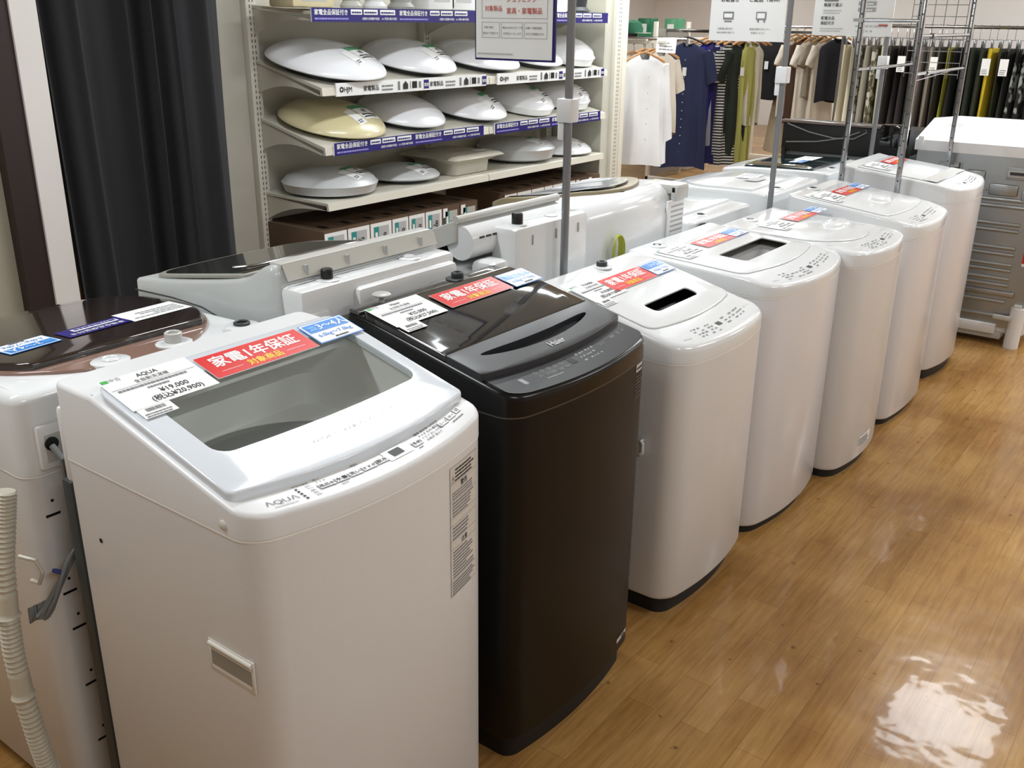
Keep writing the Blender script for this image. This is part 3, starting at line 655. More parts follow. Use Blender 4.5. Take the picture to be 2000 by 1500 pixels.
b = MB(); lp = rrect(.0, .0, 0, 0) if 0 else rrect(-(-1.83+1.95), -(-2.25+1.95), -W+.012, W-.012, .08, .01, .03, 10); b.slab(lp, zt1, .008, RIM, .003); lid1 = b.build('lid', D1)
b = MB(); b.cap(offset(lp, .018), [], lambda x, y: zt1(x, y)+.0092, mat('dark lid glass', '#3D3E3A', .08, coat=.9)); o = b.build('lid_glass', lid1); 
b = MB(); x = -(-1.90+1.95); b.tube([(x+.03, -W+.06, zt1(x)+.012), (x-.0, -W+.1, zt1(x)+.014), (x-.0, W-.1, zt1(x)+.014), (x+.03, W-.06, zt1(x)+.012)], .004, CHR); b.build('lid_handle', lid1)
b = MB(); b.box(-(-1.74+1.95), -(-1.70+1.95), -W+.02, W-.02, 1.1, 1.122, LGRY, .004)
sl_ = mat('grey strip', '#B9B8B0', .35)
b.face([(.0-.253, -W+.02, 1.121), (-.253, W-.02, 1.121), (-.272, W-.02, 1.085), (-.272, -W+.02, 1.085)], sl_)
for i in range(4):
    y = -W+.08+i*.13; b.box(-.27, -.262, y-.004, y+.004, 1.087, 1.112, GRYP)
b.build('hinge_strip', D1)
b = MB(); b.box(-.325, -.24, -W+.01, W-.01, .93, 1.072, WHT, .014); b.box(-.345, -.27, -W+.02, W-.17, .5, 1.05, WHT, .014); b.box(-.338, -.27, W-.09, W-.015, .5, 1.02, WHT, .014)
b.box(-.325, -.27, -W+.005, W-.005, .05, .93, GW, .01); b.build('rear_housing', D1)
for (Y, h, m_) in ((1.50, .022, BLK), (1.78, .003, WHT)):
    b = MB(); x, y = -(-1.665+1.95), -(Y-1.65); b.lathe([(.03, 0), (.027, .002)], (x, y, 1.0725), WHT, 24); b.lathe([(.013, 0), (.0145, .003), (.0145, h), (.012, h+.003)], (x, y, 1.073), m_, 18); b.build('water_inlet', D1)

# D2: washer with a curved hinge and square rear tower
D2 = thing('washing_machine', 'white washer seen from behind with square rear tower, left of the near sign pole', 'washing machine', (-1.95, 2.31, 0), PI)
b = MB(); side_extrude(b, [dl(*p) for p in ((-2.27, .02), (-2.27, .90), (-2.0, .94), (-1.82, .97), (-1.63, .96), (-1.63, .02))], -.27, .27, WHT, .012); b.build('cabinet', D2)
zt2 = lerp_prof([dl(*p) for p in ((-2.27, .905), (-2.0, 1.0), (-1.74, 1.105))])
b = MB(); lp = rrect(-(-1.745+1.95), -(-2.26+1.95), -.255, .255, .06, .015, .03, 10); b.slab(lp, zt2, .012, LGRY, .004, zb=lambda x, y: zt2(x)-.05); l2 = b.build('lid', D2)
b = MB(); b.cap(offset(lp, .022), [], lambda x, y: zt2(x, y)+.0132, mat('smoky lid glass', '#5E6266', .06, coat=.9)); b.build('lid_glass', l2)
b = MB(); b.tube([(-.205, -.25, 1.115), (-.205, .25, 1.115)], .012, LGRY, 12); b.tube([(-.212, -.24, 1.05), (-.212, .24, 1.05)], .05, WHT, 20)
for i in range(3): b.box(-.262, -.258, .13+i*.03, .15+i*.03, 1.065, 1.07, INK)
b.build('hinge_cover', D2)
b = MB(); b.box(-.33, -.235, -.25, .135, .35, 1.088, WHT, .02); b.box(-.335, -.25, .16, .245, .35, 1.01, WHT, .02)
for i in range(3): b.box(-.334, -.326, -.19+i*.12, -.184+i*.12, 1.03, 1.06, LGRY, .002)
b.build('rear_tower', D2)
b = MB(); x, y = -(-1.66+1.95), -(2.235-2.31); b.lathe([(.028, 0), (.025, .003)], (x, y, 1.088), WHT, 24); b.lathe([(.015, 0), (.0165, .004), (.0165, .03), (.0135, .034)], (x, y, 1.088), BLK, 18); b.build('water_inlet', D2)
b = MB(); b.lathe([(.02, 0), (.02, .002)], (x, y-.17, 1.0882), LGRY, 20); b.build('bath_inlet', D2)

# D3: slanted drum washer
D3 = thing('washing_machine', 'white drum washer with tan-rimmed round lid and louvred corner behind the near pole', 'washing machine', (-1.97, 2.95, 0), PI)
b = MB(); dk_ = lambda X, Z: (-(X+1.97), Z)
poly = smoothpoly([dk_(*p) for p in ((-2.36, .0), (-2.42, .5), (-2.40, .80), (-2.30, .95), (-2.05, 1.045), (-1.80, 1.09), (-1.665, 1.075), (-1.665, .82), (-1.665, .81), (-1.69, .80), (-1.69, 0))], 2)
side_extrude(b, poly, -.335, .335, WHT, .035); b.build('cabinet', D3)
zt3 = lambda x, y=0: lerp_prof([dk_(*p) for p in ((-2.30, .965), (-2.05, 1.05), (-1.80, 1.086), (-1.70, 1.082))])(x)
b = MB(); c3 = (-(-1.985+1.97), -.02); lp = [(c3[0]+.25*math.cos(a), c3[1]+.30*math.sin(a)) for a in [2*PI*i/56 for i in range(56)]]
b.slab(lp, zt3, .012, mat('tan rim', '#8F8468', .35), .005, zb=lambda x, y: zt3(x)-.02); l3 = b.build('lid', D3)
b = MB(); b.cap([(c3[0]+.21*math.cos(a), c3[1]+.26*math.sin(a)) for a in [2*PI*i/56 for i in range(56)]], [], lambda x, y: zt3(x)+.0135+.015*(1-((x-c3[0])/.21)**2-((y-c3[1])/.26)**2), mat('pearl door', '#DDE2E6', .08, coat=.9)); b.build('lid_window', l3)
b = MB(); b.box(-.312, -.303, -.325, -.20, .84, 1.03, WHT2, .003)
for i in range(9): b.box(-.3135, -.311, -.315, -.225, .86+i*.018, .866+i*.018, GRYP)
b.build('louvre', D3)
b = MB(); b.box(-.325, -.18, -.325, -.235, 1.05, 1.085, LGRY, .008); b.box(-.327, -.30, -.325, -.235, 1.03, 1.08, LGRY, .005); b.build('duct_cover', D3)
b = MB(); b.lathe([(.02, 0), (.02, .006)], (-.22, .0, 1.078), DGRY, 18); b.build('water_inlet', D3)
EY = mat('green yellow wire', '#A9AE3A', .5); b = MB()
for k in range(5):
    w_ = .014+.006*k; b.tube([(-.325-.002*k, .17+w_*math.sin(a), .915+.055*math.cos(a)) for a in [2*PI*i/16 for i in range(17)]], .0028, EY, 6, False)
b.tube([(-.325, .17, .862), (-.325, .18, .79), (-.325, .175, .7)], .003, EY); b.build('earth_wire', D3)

# S1..S3 small top loaders facing away
def back_machine(label, X0, X1, Y0, Y1, zs, prof, seed, lidc=WHT, round_=True, ink=True, knobY=None):
    xc, yc = (X0+X1)/2, (Y0+Y1)/2
    T, zf, wl_, full, D, W, br = washer('washing_machine', label, X0, X1, Y0, Y1, zs, prof, facing=-1, bulge=.05, rf=.06, rb=.03, base=.04, body=ENAM2, top=WHT, er=.014)
    if round_:
        lp = [(-D/2+.1, -W/2+.03)]+[(.02+.19*math.cos(a), (W/2-.03)*math.sin(a)) for a in [-PI/2+PI*i/28 for i in range(29)]]+[(-D/2+.1, W/2-.03)]
    else: lp = rrect(-D/2+.09, D/2-.13, -W/2+.03, W/2-.03, .03, .01, .03, 8)
    b = MB(); b.slab(lp, zf, .01, lidc, .004, (), br); ld = b.build('lid', T)
    b = MB()
    f = lambda a, c: Vector((D/2-.06-.04*(a/(W/2))**2-c, a, zf(D/2-.06-c)+.0015))
    b.rect(f, -.02, .0, .02, .015, DGRY); panel_icons(b, f, 1, INKG, seed, 3, 7, -.18, -.04, .006, .012); panel_icons(b, f, 1, INKG, seed+1, 3, 6, .04, .2, .006, .012); b.build('control_panel', T, flip=False)
    knob(T, -D/2+.045, (knobY or .12), zf(-D/2+.045), .016, .008, DGRY, ring=WHT)
    return T, zf, D, W, ld
S1 = back_machine('small white washer with flat top behind the louvred drum washer', -2.26, -1.70, 3.44, 4.0, .80, [(-2.26, .87), (-2.1, .89), (-1.80, .905), (-1.70, .903)], 11, round_=False)
b = MB()
for k in range(4): b.tube([(-S1[2]/2-.012-.002*k, .23+.018*math.sin(a)-.007*k, .865+.028*math.cos(a)) for a in [2*PI*i/14 for i in range(15)]], .003, DGRY, 6, False)
b.build('power_cord', S1[0])
S2 = back_machine('white washer facing away with round lid and scattered papers on top', -2.28, -1.66, 4.10, 4.70, .83, [(-2.28, .90), (-2.1, .925), (-1.76, .932), (-1.66, .93)], 12)
b = MB(); f = cardmap(.02, -.16, lambda x, y: S2[1](x, y)+.01, .003, .1); b.rect(f, 0, 0, .16, .1, PAP); b.dashes(lambda a, c: f(a, c)+Vector((0, 0, .0006)), .01, .02, .15, .09, INKG, 4, .6, 3, .4, .012); b.build('price_card', S2[0], flip=False)
b = MB(); f = cardmap(-.08, -.05, lambda x, y: S2[1](x, y)+.01, .004, -.05); b.rect(f, 0, 0, .12, .07, GRYP); b.build('grey_card', S2[0], flip=False)
S3 = back_machine('white washer facing away with dark teal glass lid in front of the black appliance', -2.28, -1.66, 4.80, 5.40, .84, [(-2.28, .91), (-2.1, .935), (-1.76, .945), (-1.66, .942)], 13, lidc=mat('dark teal glass', '#0F2C2E', .06, coat=.9), round_=False)
b = MB(); f = cardmap(.0, -.2, lambda x, y: S3[1](x, y)+.01, .003, 0); b.rect(f, 0, 0, .17, .1, PAP); b.dashes(lambda a, c: f(a, c)+Vector((0, 0, .0006)), .01, .02, .15, .09, INKG, 4, .6, 3, .4, .012); b.build('price_card', S3[0], flip=False)
capacity_card(S3[0], cardmap(-.02, -.02, lambda x, y: S3[1](x, y)+.01, .003, 0))

# ------------------------------------------------------------------ appliances behind: black one and metal backed one
t = thing('drum_washer', 'black appliance with grey metal back and crossing cable standing behind the teal-lidded washer', 'washing machine', (-1.875, 5.9, 0))
b = MB(); b.box(-.355, .33, -.27, .35, .0, .94, mat('dull grey steel', '#6E7271', .4, metal=.5), .006); b.build('cabinet', t)
b = MB(); b.box(-.365, .335, -.295, -.12, .935, 1.105, BLK, .012); b.box(-.35, .33, -.13, .35, .935, 1.06, BLK, .012); b.box(-.37, .2, -.31, -.26, 1.095, 1.112, mat('brown grey rim', '#6B5F58', .25, coat=.5), .006); b.box(.2, .335, -.3, -.2, 1.0, 1.12, BLKG, .01); b.build('top_cover', t)
b = MB(); b.box(-.355, -.335, -.3, -.27, .1, .96, BLK); b.box(-.30, -.24, -.272, -.2705, .885, .91, PAP)
for i in range(6): b.box(-.295+i*.009, -.291+i*.009, -.2735, -.2715, .888, .907, INK)
b.build('back_panel', t)
b = MB(); b.tube([(-.33, -.31, 1.09), (-.2, -.305, 1.05), (-.05, -.305, 1.025), (.06, -.305, 1.03), (.13, -.305, 1.07), (.12, -.305, 1.085)], .004, cbl); b.tube([(-.33, -.305, .985), (-.15, -.305, 1.0), (0, -.305, 1.03), (.09, -.305, 1.07)], .004, cbl)
b.build('power_cord', t)
b = MB(); 
for k in range(3): b.tube([(-.375-.004*k, -.3, 1.08), (-.385-.005*k, -.3, 1.0), (-.375, -.3, .97), (-.385+.006*k, -.3, .9), (-.37, -.3, .87)], .0035, EY)
b.build('earth_wire', t)

t = thing('drum_washer', 'big white drum washer turned around, its ribbed galvanised back showing at the right edge', 'washing machine', (-1.14, 6.0, 0))
b = MB(); b.box(-.34, .36, -.36, .36, .06, 1.03, WHT, .02); b.build('cabinet', t)
b = MB(); z9 = lambda a, c: None
b.loft([[(-.345, -.385, 1.0), (.365, -.385, 1.0), (.365, .36, 1.0), (-.345, .36, 1.0)], [(-.345, -.39, 1.055), (.365, -.39, 1.055), (.365, .36, 1.055), (-.345, .36, 1.055)], [(-.3, -.25, 1.16), (.34, -.25, 1.16), (.34, .34, 1.13), (-.3, .34, 1.13)]], mat('bright white top', '#F0F2F4', .3))
b.box(-.33, -.3, -.4, -.385, 1.0, 1.075, WHT2, .004); b.face([(-.22, -.3005, 1.122), (-.14, -.3005, 1.122), (-.137, -.275, 1.1425), (-.215, -.275, 1.1425)], LGRY); b.build('top_cover', t)
b = MB(); y = -.362; b.box(-.325, .335, y-.01, y, .1, 1.0, ZINC)
for z in (.78, .745, .655, .62, .53, .495, .44, .41, .365, .33, .24, .16): b.tube([(-.31, y-.010, z), (.24 if z < .7 else .30, y-.010, z)], .011, ZINC, 8)
for (x0, x1) in ((-.21, -.09), (.13, .26)):
    b.box(x0, x1, y-.016, y-.008, .885, .95, ZINC, .004); b.box(x0+.008, x1-.008, y-.018, y-.014, .90, .935, LGRY, .003); b.box(x0+.018, x1-.012, y-.0195, y-.017, .91, .926, DGRY)
b.box(-.06, .03, y-.022, y-.008, .85, .92, ZINC, .008); b.box(.06, .2, y-.02, y-.008, .8, .86, ZINC, .008); b.box(.22, .32, y-.022, y-.008, .78, .84, ZINC, .008)
b.box(-.31, -.03, y-.02, y-.008, .86, .875, ZINC, .004); b.box(-.2, .05, y-.02, y-.008, .82, .835, ZINC, .004)
b.box(-.2, -.1, y-.03, y-.008, .33, .43, DGRY, .008); b.box(-.06, .28, y-.02, y-.008, .27, .3, ZINC, .008)
b.build('back_panel', t)
b = MB(); b.box(-.31, .22, y-.03, y, .06, .115, WHT2, .006); b.box(-.32, .25, y-.012, y+.1, .03, .07, LGRY, .006); b.build('base_rail', t)
b = MB(); b.tube([(.31, y-.015, .0), (.31, y-.015, .02), (.315, y-.01, .22)], .038, WHT2, 16); b.build('foot', t)
b = MB(); b.box(.2, .29, y-.05, y-.03, .15, .175, LGRY, .004, Matrix.Rotation(.0, 4, 'Y')); b.box(.29, .33, y-.04, y-.01, .1, .24, LGRY, .006); b.build('transport_bracket', t)
b = MB(); b.tube([(-.05, y-.03, .22), (-.02, y-.05, .16), (-.02, y-.05, .08), (-.05, y-.04, .03), (-.09, y-.03, .02)], .016, DGRY, 12); b.build('drain_hose', t)
b = MB()
for k in range(6): b.tube([(-.1+.016*math.cos(a)*(1+.1*k), y-.03-.002*k, .855+.035*math.sin(a)) for a in [2*PI*i/12 for i in range(13)]], .003, EY, 6, False)
b.tube([(-.1, y-.03, .82), (-.1, y-.03, .95)], .004, DGRY); b.build('earth_wire', t)
b = MB(); b.box(.285, .36, y-.014, y-.0105, .46, .60, RED); b.box(.285, .36, y-.0145, y-.011, .445, .46, PAP); b.text('注意', .03, lambda a, c: Vector((.29+a, y-.016, .53+c)), PAP, 0, 0, .01); b.build('red_label', t)

# ------------------------------------------------------------------ lamp gondola
XB, XF, YL, YM, YR = -3.83, -3.365, 3.06, 4.26, 5.46
G = thing('display_shelf', 'cream metal gondola shelf holding ceiling lamps and cardboard boxes', 'shelf', (-3.6, 4.26, 0))
g0 = lambda X: X+3.6; gy = lambda Y: Y-4.26
b = MB(); b.box(g0(-3.87), g0(-3.85), gy(3.0), gy(5.56), 0.05, 2.1, SHELF); b.build('back_panel', G)
def post(Y, x0=-3.86, x1=-3.80, w_=.03, slots=True, nm='upright', par=G, ox=-3.6, oy=4.26):
    b = MB(); b.box(x0-ox, x1-ox, Y-w_-oy, Y+w_-oy, 0, 2.1, SHELF, .003)
    if slots:
        for k in range(72):
            for d in (-.009, .009):
                z = .3+k*.025; q = b.box(x1-ox-.001, x1-ox+.0006, Y-oy+d-.0022, Y-oy+d+.0022, z, z+.014, SLOT)
    b.build(nm, par, weld=False)
for Y in (YL, YM, YR): post(Y)
b = MB(); b.box(g0(-3.87), g0(-3.84), gy(2.86), gy(3.03), 0, 2.1, mat('grey cream panel', '#B8B4A8', .5)); b.build('end_panel', G)
def shelf(zb, zf_, label_mat, strips, lip=.035):
    b = MB()
    for (ya, yb) in ((YL, YM), (YM, YR)):
        pts = [(g0(XB), zb), (g0(XF), zf_), (g0(XF)+.004, zf_-lip), (g0(XF)-.01, zf_-lip), (g0(XF)-.012, zf_-.012), (g0(XB), zb-.012)]
        b.loft([[(x, gy(ya)+.004, z) for x, z in pts], [(x, gy(yb)-.004, z) for x, z in pts]], SHELF)
    sh_ = b.build('shelf_board', G)
    for ya in (YL+.008, YM-.02, YM+.012, YR-.012):
        b = MB(); n = 10; top = [(g0(XB), zb-.013), (g0(XF)-.01, zf_-.035 if lip > .03 else zf_-.013)]; dz = zf_-zb
        low = [(g0(XF)-.02, zf_-.034)]+[(g0(XF)-.03-.30*(i/n)-.10*(i/n)**3, zf_-.036-dz*.75*(i/n)-.012*(i/n)-.075*(i/n)**4) for i in range(n+1)]+[(g0(XB), zb-.135)]
        P = top+low; b.loft([[(x, gy(ya), z) for x, z in P], [(x, gy(ya)+.004, z) for x, z in P]], SHELF); b.build('bracket', G, smooth=20)
    if strips:
        for (ya, yb) in strips:
            b = MB(); n = lambda a, c: Vector((g0(XF)+.012, gy(ya)+a, zf_-.04+c)); p = lambda a, c: n(a, c)+Vector((.0012, 0, 0)); q = lambda a, c: n(a, c)+Vector((.0024, 0, 0)); L_ = yb-ya
            b.box(g0(XF)+.004, g0(XF)+.0118, gy(ya), gy(yb), zf_-.04, zf_+.018, PAP)
            if label_mat == 'p':
                b.rect(n, 0, 0, L_, .058, PUR)
                for k in range(2 if L_ > .7 else 1):
                    o = k*.53+.015; b.text('家電全品保証付き', .025, p, PAP, o, .031, .02); b.dashes(p, o, .01, o+.2, .02, mat('lilac print', '#9C95D8', .5), 1, .95, 2, .7, .012)
                    for (a0, a1) in ((.215, .285), (.295, .385), (.4, .5)):
                        if o+a1 < L_: b.rect(p, o+a0, .031, o+a1, .053, PAP); b.dashes(q, o+a0+.006, .037, o+a1-.006, .047, PUR, 1, .95, 3, .7, .012)
                    if o+.5 < L_: b.text('1週間の初期動作保証', .012, p, PAP, o+.285, .01, .01); b.text('6ヶ月間の動作保証', .012, p, PAP, o+.41, .01, .01)
            else:
                b.rect(n, 0, 0, L_, .058, PAP); b.text('◎HJM', .03, p, INK, .02, .018, .02)
                for k in range(2):
                    o = .17+k*.46
                    b.text('家電製品', .026, p, INK, o, .018, .015); b.dashes(p, o+.12, .012, o+.2, .045, INKG, 2, .9, 2, .5, .01); b.rect(p, o+.23, .01, o+.245, .05, INKG)
                    b.face([q(o+.265, .012), q(o+.3, .012), q(o+.3, .035), q(o+.283, .05), q(o+.265, .035)], INK)
                    b.rect(p, o+.315, .012, o+.32, .048, INKG); b.rect(p, o+.33, .014, o+.365, .046, BLK); b.rect(p, o+.378, .014, o+.395, .044, INKG)
                    b.rect(p, o+.415, .008, o+.452, .05, PUR); b.text('買取', .018, q, PAP, o+.4335, .02, .015, 'C')
            b.build('price_strip', G, flip=False)
shelf(1.69, 1.66, 'p', [(3.02, 4.16), (4.3, 5.42)])
shelf(1.455, 1.345, 'w', [(3.14, 4.22), (4.32, 5.38)])
shelf(1.195, 1.085, 'p', [(3.11, 4.2), (4.3, 5.38)])
shelf(.838, .832, '', None)
b = MB(); b.box(g0(XB), g0(XF)+.02, gy(YL), gy(YR), .02, .15, SHELF, .006); b.build('base_deck', G)
b = MB(); b.box(g0(-3.84), g0(-3.42), gy(5.50), gy(5.60), 0, 2.1, mat('grey end panel', '#C2C1B4', .5)); b.build('end_panel', G)
post(5.64, -3.44, -3.395, .045)
b = MB(); b.box(g0(-3.45), g0(-3.39), gy(5.685), gy(5.735), 0, 2.1, mat('ivory post', '#DEDACB', .4), .004); b.build('upright', G)

LG = 'ceiling lamps on the gondola'
def lamp_disc(label, X, Y, r, zb, zf_, h=.075, tray=.03, m_=LAMPW, rim=.0, card=True, inset=.72, flat=False, kind=0):
    tilt = math.atan2(zb-zf_, XF-XB); zc = zb+(zf_-zb)*(X-XB)/(XF-XB)
    o = thing('ceiling_lamp', label, 'ceiling lamp', (X, Y, zc+.001), 0, LG); o.rotation_euler = (0, tilt, 0)
    b = MB(); b.lathe([(r*inset, 0), (r*inset, tray), (r*.85, tray+.002)], (0, 0, 0), DGRY if kind != 2 else LGRY, 48); b.build('base_plate', o)
    def dome(q): q = min(1, q/r); return tray+.012+h*(1-q**2.4)**.75
    prof = [(r*.86, tray), (r*.97, tray+.001), (r, tray+.007), (r*.995, tray+.013)]+[(r*q, dome(r*q)) for q in (.96, .9, .82, .7, .55, .38, .2, .05)]
    b = MB(); 
    if kind == 1: prof = [(r*.8, tray*.2), (r*.93, tray*.4), (r*.98, tray+.01), (r, tray+.02), (r*.95, tray+.03)]+[(r*q, .015+dome(r*q)) for q in (.9, .82, .7, .55, .38, .2, .05)]; dome_ = dome; dome = lambda q: .015+dome_(q)
    b.lathe(prof, (0, 0, 0), m_, 56); b.build('lamp_cover', o)
    if card:
        ang = random.uniform(.25, .5)
        for (a0, b0, w_, h_, nm) in ((-.03, -.07, .15, .115, 'price_card'), (-.1, -.085, .06, .105, 'small_label')):
            b = MB(); ca, sa = math.cos(ang), math.sin(ang)
            def f(a, c, d=.0012):
                u = a0+a; v = b0+c; y = r*.2+u*ca-v*sa; x = r*.40-(u*sa+v*ca); return Vector((x, y, dome(math.hypot(x, y))+d))
            n = 5
            for i in range(n): b.loft([[f(w_*i/n, h_*j/4) for j in range(5)], [f(w_*(i+1)/n, h_*j/4) for j in range(5)]], PAP, False, False, False)
            g = lambda a, c: f(a, c, .003)
            if nm == 'price_card':
                for i in range(4): b.rect(g, w_*i/4, h_*.72, w_*(i+1)/4, h_, GRN2)
                b.text('6畳', .026, g, INK, .05, .05, .015); b.dashes(g, .012, .01, .14, .042, INK, 2, .8, 2, .5, .016)
            else: b.dashes(g, .008, .008, .042, .03, INKG, 2, .8, 2, .6, .008)
            b.build(nm, o, flip=False)
    return o
A, Z = (1.455, 1.345), (1.195, 1.085)
lamp_disc('largest white domed lamp at the left end of the upper lamp shelf', -3.60, 3.31, .285, *A, h=.085)
lamp_disc('white domed lamp, second from the left on the upper lamp shelf', -3.60, 3.88, .25, *A, h=.085)
lamp_disc('white lamp half hidden by the hanging notice, middle of the upper lamp shelf', -3.60, 4.43, .25, *A, h=.075)
lamp_disc('white lamp directly below the notice corner on the upper lamp shelf', -3.60, 4.90, .225, *A, h=.07, card=False)
lamp_disc('thick glossy white lamp at the right end of the upper lamp shelf', -3.59, 5.26, .21, *A, h=.08, tray=.04, kind=1, card=False)
lamp_disc('yellowed cream lamp at the left end of the middle lamp shelf', -3.60, 3.33, .26, *Z, h=.085, m_=LAMPC, tray=.022)
lamp_disc('plain white lamp next to the yellowed cream one', -3.60, 3.81, .235, *Z, h=.08, card=False)
lamp_disc('white lamp with price card in the centre of the middle lamp shelf', -3.60, 4.33, .24, *Z, h=.085)
lamp_disc('white stepped lamp with price card left of the sign pole clamp', -3.60, 4.83, .22, *Z, h=.075, kind=1)
lamp_disc('white lamp with price card behind the sign pole clamp', -3.60, 5.25, .205, *Z, h=.075, kind=1, tray=.04)
B = (.838, .832)
lamp_disc('greyish plastic-wrapped lamp at the left end of the lower lamp shelf', -3.59, 3.29, .235, *B, h=.055, tray=.035, kind=1, m_=mat('milky grey cover', '#C2C5C6', .35))
lamp_disc('low flat white lamp, second from the left on the lower lamp shelf', -3.60, 3.80, .21, *B, h=.05, tray=.02, m_=MC['milky grey cover'])
o = thing('ceiling_lamp', 'square tapered cream lamp on the lower lamp shelf', 'ceiling lamp', (-3.6, 4.22, .836), 0, LG)
b = MB(); rs = [[(x, y, z) for x, y in rrect(-s_, s_, -s_, s_, .03, .03, 0, 3)] for s_, z in ((.15, 0), (.155, .06), (.2, .085), (.22, .09), (.21, .098), (.20, .105), (.13, .11))]; b.loft(rs, mat('ivory lamp cover', '#C9C6B8', .35)); b.build('lamp_cover', o)
b = MB(); f = lambda a, c: Vector((.16-c, .05+a, .112)); b.rect(f, 0, 0, .12, .07, PAP); b.build('price_card', o, flip=False)
lamp_disc('deep tapered white lamp with price card on the lower lamp shelf', -3.60, 4.82, .24, *B, h=.045, tray=.06, kind=1, inset=.6, m_=MC['milky grey cover'])
lamp_disc('white lamp overhanging the right end of the lower lamp shelf', -3.58, 5.25, .215, *B, h=.075, tray=.012, m_=LAMPW)
# cardboard boxes under the shelves
BG = 'cardboard lamp boxes under the gondola'
ys = [3.058, 3.209, 3.361, 3.516, 3.64, 3.767, 3.902, 4.05, 4.205]; y2 = [4.45, 4.573, 4.716, 4.848, 4.94, 5.05, 5.19, 5.335, 5.482]
ords = ['first', 'second', 'third', 'fourth', 'fifth', 'sixth', 'seventh', 'eighth']
def carton(ya, yb, white, col_, lab):
    t = thing('cardboard_box', lab, 'box', (-3.62, (ya+yb)/2, .151), 0, BG); w_ = (yb-ya)/2-.002
    b = MB(); b.box(-.22, .22, -w_, w_, 0, .545, CARDD, .002); b.box(.1, .16, -.016, .016, .5445, .5465, BLK); b.build('carton', t)
    b = MB()
    if white: b.box(.2201, .2212, -w_+.002, w_-.002, .2, .535, PAP)
    f = lambda a, c: Vector((.2225, a, c)); q = lambda a, c: Vector((.2235, a, c))
    b.rect(f, -w_*.7, .42, w_*.7, .517, INKL if white else LGRY); b.rect(q, -w_*.7, .42, -w_*.25, .517, col_); b.text('-8', .05, q, INK, w_*.2, .448, .01, 'C'); b.rect(lambda a, c: Vector((.2245, a, c)), -w_*.6, .45, -w_*.38, .49, PAP)
    if not white: b.rect(q, -w_*.95, .485, -w_*.45, .535, PAP)
    b.build('carton_label', t, flip=False)
for i in range(8):
    c_ = i < 6
    carton(ys[i], ys[i+1], c_, TEAL, ('white-fronted' if c_ else 'brown')+' lamp carton with teal print, '+ords[i]+' from the left end of the gondola')
for i in range(8):
    c_ = i < 6
    carton(y2[i], y2[i+1], c_, PUR, ('white-fronted' if c_ else 'brown')+' lamp carton with purple print, '+ords[i]+' in the right bay of the gondola')
# small things on the top board
TG = 'small goods on the top board of the gondola'
for i, (Y, w_, h_, m_, kind) in enumerate(((3.1, .12, .06, mat('cream fabric shade', '#D8CDA8', .6), 0), (3.35, .07, .05, LGRY, 1), (3.5, .08, .07, WHT2, 1), (3.68, .09, .08, GRYP, 1), (3.95, .1, .09, WHT2, 0), (4.12, .1, .09, WHT2, 0), (4.95, .13, .12, WHT2, 0), (5.2, .12, .16, DGRY, 1))):
    nm = ('white carton', 'cream box', 'grey round fitting', 'dark pleated lantern')
    lab = ['cream patterned box at the left of the top board', 'small light grey spotlight on the top board', 'white spotlight beside the grey one on the top board', 'mid grey spotlight on the top board', 'white carton on the top board left of the notice', 'second white carton touching the notice on the top board', 'big white carton right of the hanging notice', 'dark grey dome fitting beside the right pole on the top board'][i]
    b = MB()
    if kind == 0: b.box(-.08, .08, -w_, w_, 0, h_*1.6, m_, .01); b.box(.0801, .081, -w_*.6, w_*.6, h_*.4, h_*1.2, INKL)
    else: b.lathe([(w_*.7, 0), (w_*.75, .01), (w_*.55, .03), (w_*.7, h_), (w_*.9, h_*1.5), (w_*.85, h_*1.6)], (0, 0, 0), m_, 24)
    o = b.build('lamp_part_box' if kind == 0 else 'spotlight', None); o.location = (-3.5 if kind == 0 else -3.45, Y, 1.679); tag(o, lab, 'box' if kind == 0 else 'lamp', TG)

# ------------------------------------------------------------------ sign poles
def sign_pole(label, X, Y, top, text_fn, w_, h_, sx0, zt, clampz, frame, rot=0, tube=.012, square=False, yface=-1):
    t = thing('sign_stand', label, 'sign stand', (X, Y, 0))
    b = MB(); b.lathe([(.1, 0), (.1, .01), (.02, .02)], (0, 0, 0), STL, 24, sx=.25); b.build('base', t)
    b = MB(); b.tube([(0, 0, .01), (0, 0, top)], tube, STL, 12); b.build('pole', t)
    b = MB(); b.box(-.028, .022, -.022, .022, clampz-.035, clampz+.03, WHT2, .004); b.box(-.03, -.008, -.012, .012, clampz-.085, clampz-.03, WHT2, .004); b.build('clamp', t)
    s = MB(); M = Matrix.Rotation(rot, 4, 'Z')
    f = lambda a, c, d=0: M @ Vector((sx0+a, -.018-d, zt-h_+c))
    if frame: s.box(sx0, sx0+w_, -.016, -.004, zt-h_, zt, frame, .002, M); s.box(sx0+.006, sx0+w_-.006, -.0175, -.0155, zt-h_+.006, zt-.006, PAP, 0, M)
    else: s.box(sx0, sx0+w_, -.016, -.01, zt-h_, zt, PAP, .001, M)
    text_fn(s, f, w_, h_); s.build('sign_board', t, flip=False)
    return t
RI = mat('red ink', '#C8655C', .6)
